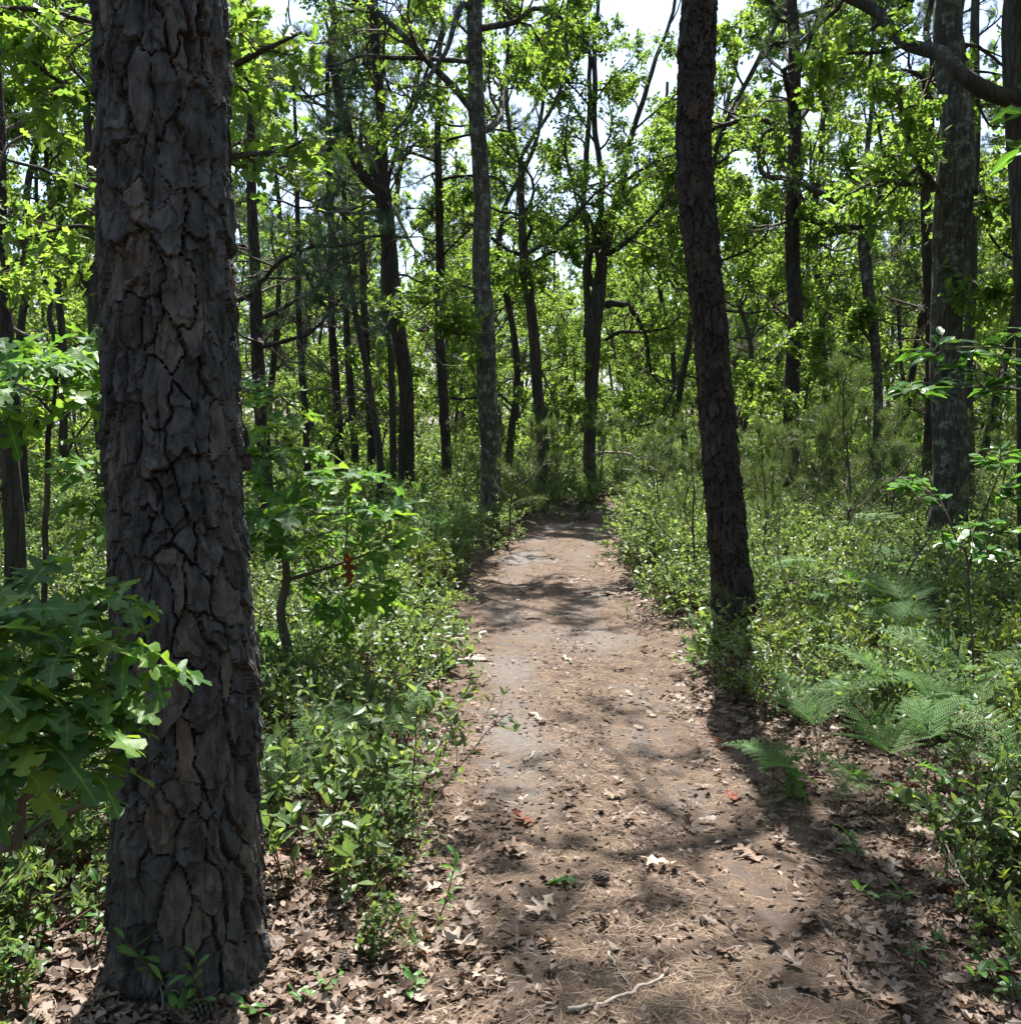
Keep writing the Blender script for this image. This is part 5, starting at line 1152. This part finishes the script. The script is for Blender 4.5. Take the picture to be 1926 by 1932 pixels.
for me, x, y, s, az, lab in [(DRY[0], 965, 1603, .13, 1.4, 'pale star-shaped dry oak leaf on the dark left wheel track'), (DRY[1], 1245, 1640, .15, 1.3, 'large tan oak leaf lying crosswise in the path\'s middle'), (RED_DRY, 985, 1548, .12, .6, 'dark red curled leaf on the path'),
                             (DRY[3], 1412, 1615, .14, .4, 'tan curled oak leaf by the path\'s right edge'), (DRY[4], 865, 1790, .14, .9, 'bright tan pointed oak leaf on the path\'s left edge'), (DRY[6], 1160, 1508, .11, 2, 'small pale oak leaf on the middle ridge of the path'),
                             (DRY[0], 975, 1765, .12, 0, 'bleached oak leaf left of the path\'s centre near the bottom'), (DRY[2], 1640, 1820, .13, 1, 'crumpled tan oak leaf by the curved stick'), (DRY[5], 140, 1640, .15, .3, 'big curled dead leaf caught in twigs left of the huge pine'),
                             (DRY[7], 1020, 1715, .12, 2.2, 'pair-lobed pale leaf beside the dark leaf on the path'), (DRY[1], 1690, 1905, .15, .2, 'brown oak leaf near the bottom right of the path')]:
    o = lie(me, x, y, s, az, .15, .016 if x != 140 else .09); o['label'] = lab; o['category'] = 'leaf'; o['group'] = 'fallen oak leaves'
g_ = lie(OAK_BLADES[1], 1095, 1672, .13, 1.2, .1, .02, 'fallen_leaf'); g_['label'] = 'fresh green oak leaf lying on the path beside a pine cone'; g_['category'] = 'leaf'; g_['group'] = 'fallen oak leaves'
nf2 = 0
while nf2 < 280:
    x, y = rq.uniform(10, 1920), rq.uniform(1230, 1930); p_ = gpt(x, y); u = abs(p_[0]-pcx(p_[1]))/HALF
    if rq.uniform() > .16+.9*float(sstep(.8, 1.15, u)): continue
    if any((p_[0]-tx)**2+(p_[1]-ty)**2 < (tr+.1)**2 for tx, ty, tr in TRUNKS): continue
    o = lie(RED_DRY if rq.uniform() < .06 else DRY[int(rq.integers(8))], x, y, rq.uniform(.05, .088), None, .3, rq.uniform(.008, .022))
    s_ = 'on the sandy path' if u < .95 else 'in the litter beside the path\'s left edge' if p_[0] < pcx(p_[1]) else 'in the litter beside the path\'s right edge'
    o['label'] = 'dry curled oak leaf %s' % s_; o['category'] = 'leaf'; o['group'] = 'fallen oak leaves '+s_; nf2 += 1

# ------------------------------------------------------------------ sticks, cones, pebbles
def stick(label, pts, r, mat='pale_stick', fork=None, lift=.008, name='stick'):
    """pts: positions in the photograph where the stick touches the ground (or (x, y, metres above it))"""
    P = []
    for t in pts:
        q = gpt(t[0], t[1]) if len(t) == 2 else at(t[0], t[1], t[2])
        if len(t) == 2: q[2] = float(surf(q[0], q[1]))+lift
        P.append(q)
    P = np.array(P); b = P[0].copy(); k = 30; q = resample(P, k); sd = int(abs(pts[0][0]*7+pts[0][1])); q += np.stack([noise(np.arange(k)*.35, sd, c, 5) for c in range(3)], 1)*r*np.array([1.2, 1.2, .5])
    V, F = bark_tube(q, np.linspace(r, r*.55, k)*(1+.12*noise(np.arange(k)*.8, sd, 0, 6)), 9, .18, sd)
    if not fork: return obj(name, mesh(name, V-b, F, M[mat]), None, b, label=label, category='stick')
    root = empty(name, b, label, 'stick'); obj('shaft', mesh('shaft', V-b, F, M[mat]), root)
    i0, dx, dy = fork; e = q[i0]+np.array([dx, dy, .015]); qq = resample(np.array([q[i0], (q[i0]+e)/2+np.array([.01, 0, .01]), e]), 8); V, F = tubes(qq[None], np.linspace(r*.6, r*.3, 8)[None], 6); obj('side_twig', mesh('side_twig', V-b, F, M[mat]), root)
stick('pale bent stick lying across the bottom of the path', [(1068, 1898), (1130, 1897), (1190, 1880), (1255, 1845)], .0085)
stick('thin dark curved stick near the bottom right of the path', [(1592, 1830), (1608, 1858), (1650, 1880)], .009, 'twig', (10, .02, .12))
stick('short dark stick beside the pine cone on the path', [(1085, 1742), (1110, 1734), (1152, 1738)], .008, 'twig')
stick('grey stick on the far middle of the path', [(1002, 1348), (1022, 1362)], .016)
stick('dark stick just beyond the grey stick on the path', [(1016, 1364), (1058, 1371)], .010, 'twig')
stick('small dark twig on the sunlit patch of the path', [(990, 1168), (1022, 1170)], .012, 'twig')
stick('pale split stick near the sandy patch', [(1064, 1243), (1078, 1256)], .014)
stick('long dark twig across the path\'s right wheel track', [(1160, 1262), (1195, 1260)], .008, 'twig')
stick('curved pale root crossing the left side of the path', [(985, 1434), (1000, 1428), (1006, 1418)], .010)
stick('thin white dead stalk slanting down to the litter at the right', [(1846, 1745), (1815, 1660, 2.95), (1782, 1590, 3.1)], .0035, name='dead_stalk')
stick('short grey dead stalk right of the long white stalk', [(1850, 1665), (1838, 1620, 3.2), (1826, 1598, 3.25)], .0025, name='dead_stalk')
stick('dark fallen twig among litter at the lower right', [(1870, 1735), (1895, 1765), (1905, 1775)], .008, 'twig')
stick('thin twig on needles at the bottom centre of the path', [(1148, 1800), (1170, 1840), (1185, 1870)], .005, 'dead_twig')
stick('grey forked twig before the foot of the huge pine', [(312, 1928), (306, 1880, 2.35), (300, 1840, 2.38)], .004, 'dead_twig', (16, .05, -.02), name='dead_stalk')
stick('twig lying by the tan leaf at the path\'s right edge', [(1440, 1640), (1478, 1636)], .006, 'twig')
stick('straight dark twig in the leaf litter beside the right wheel track', [(1362, 1596), (1392, 1594)], .006, 'twig')
stick('bleached fallen branch leaning in the shrubs right of the broad oak', [(1122, 857, 19.6), (1165, 853, 19.4), (1200, 862, 19.3), (1250, 905, 19.2), (1285, 958, 19)], .032, 'pale_stick', (12, .35, -.1), name='fallen_branch')
def cone_meshes(seed):
    rg = rng_of(seed); V, F = [], []; k = 64; L = .06
    core = tubes(np.array([[(0, t*L, 0) for t in np.linspace(0, 1, 8)]]), np.array([[.003, .007, .009, .009, .008, .006, .004, .001]]), 10)
    for i in range(k):
        t = i/k; a = i*2.39996; r = .016*math.sin(math.pi*(.12+.80*t))**.7; c = np.array([math.cos(a)*r*.6, t*L*.95+.002, math.sin(a)*r*.6]); o = nrm(np.array([math.cos(a), .35+.5*t, math.sin(a)])); s = np.array([-math.sin(a), 0, math.cos(a)]); l, w = .019*(1-.45*t), .0085*(1-.35*t); up_ = np.cross(s, o); n = len(V)
        V.extend([c, c+o*l*.7+s*w, c+o*l+up_*.003, c+o*l*.7-s*w, c+o*l*.8-up_*.003]); F.extend([(n, n+1, n+2), (n, n+2, n+3), (n+1, n+4, n+2), (n+2, n+4, n+3)])
    return mesh('core', *core, M['cone']), mesh('scales', np.array(V), np.array(F), M['cone'], smooth=False)
CONE = cone_meshes(3)
for x, y, az, s, lab in [(1150, 1672, 1.2, 1.0, 'dark open pine cone in the middle of the path'), (652, 1842, .4, 1.15, 'pine cone in the needles between the huge pine and the path'), (415, 1922, 1.9, 1.25, 'pine cone at the foot of the huge pine'), (1692, 1752, 2.4, 1.0, 'grey pine cone in the litter right of the path'),
                         (1414, 1602, .9, .8, 'small black pine cone by the tan curled leaf'), (1330, 1752, .2, .6, 'tiny dark cone on the right wheel track')]:
    p_ = gpt(x, y); r = empty('pine_cone', (p_[0], p_[1], float(surf(p_[0], p_[1]))+.018*s), lab, 'pine cone', 'fallen pine cones'); r.rotation_euler = (.15, .2, az); r.scale = (s,)*3
    obj('core', CONE[0], r); obj('scales', CONE[1], r, kind='stuff')
def stone(label, x, y, s, seed):
    t = np.linspace(0, math.pi, 9); a = np.linspace(0, 2*math.pi, 14, endpoint=False); T, A_ = np.meshgrid(t, a, indexing='ij'); d = np.stack([np.sin(T)*np.cos(A_), np.sin(T)*np.sin(A_), np.cos(T)], -1); r = 1+.22*noise(d[..., 0]*1.7, d[..., 1]*1.7, d[..., 2]*1.7, seed)
    V = (d*r[..., None]*np.array(s)).reshape(-1, 3); i = np.arange(8)[:, None]*14; j = np.arange(14)[None, :]; j2 = (j+1) % 14; p_ = gpt(x, y)
    obj('stone', mesh('stone', V, np.stack([i+j, i+14+j, i+14+j2, i+j2], -1).reshape(-1, 4), M['pale_stick']), None, (p_[0], p_[1], float(surf(p_[0], p_[1]))+s[2]*.3), label=label, category='stone')
stone('pale flat stone at the path\'s left edge by the lone seedling', 893, 1246, (.10, .05, .018), 5)  # pale patch of litter and sand, shaped as a flat stone
stone('small pale stone beside the flat stone on the path\'s left edge', 872, 1205, (.06, .04, .016), 6)
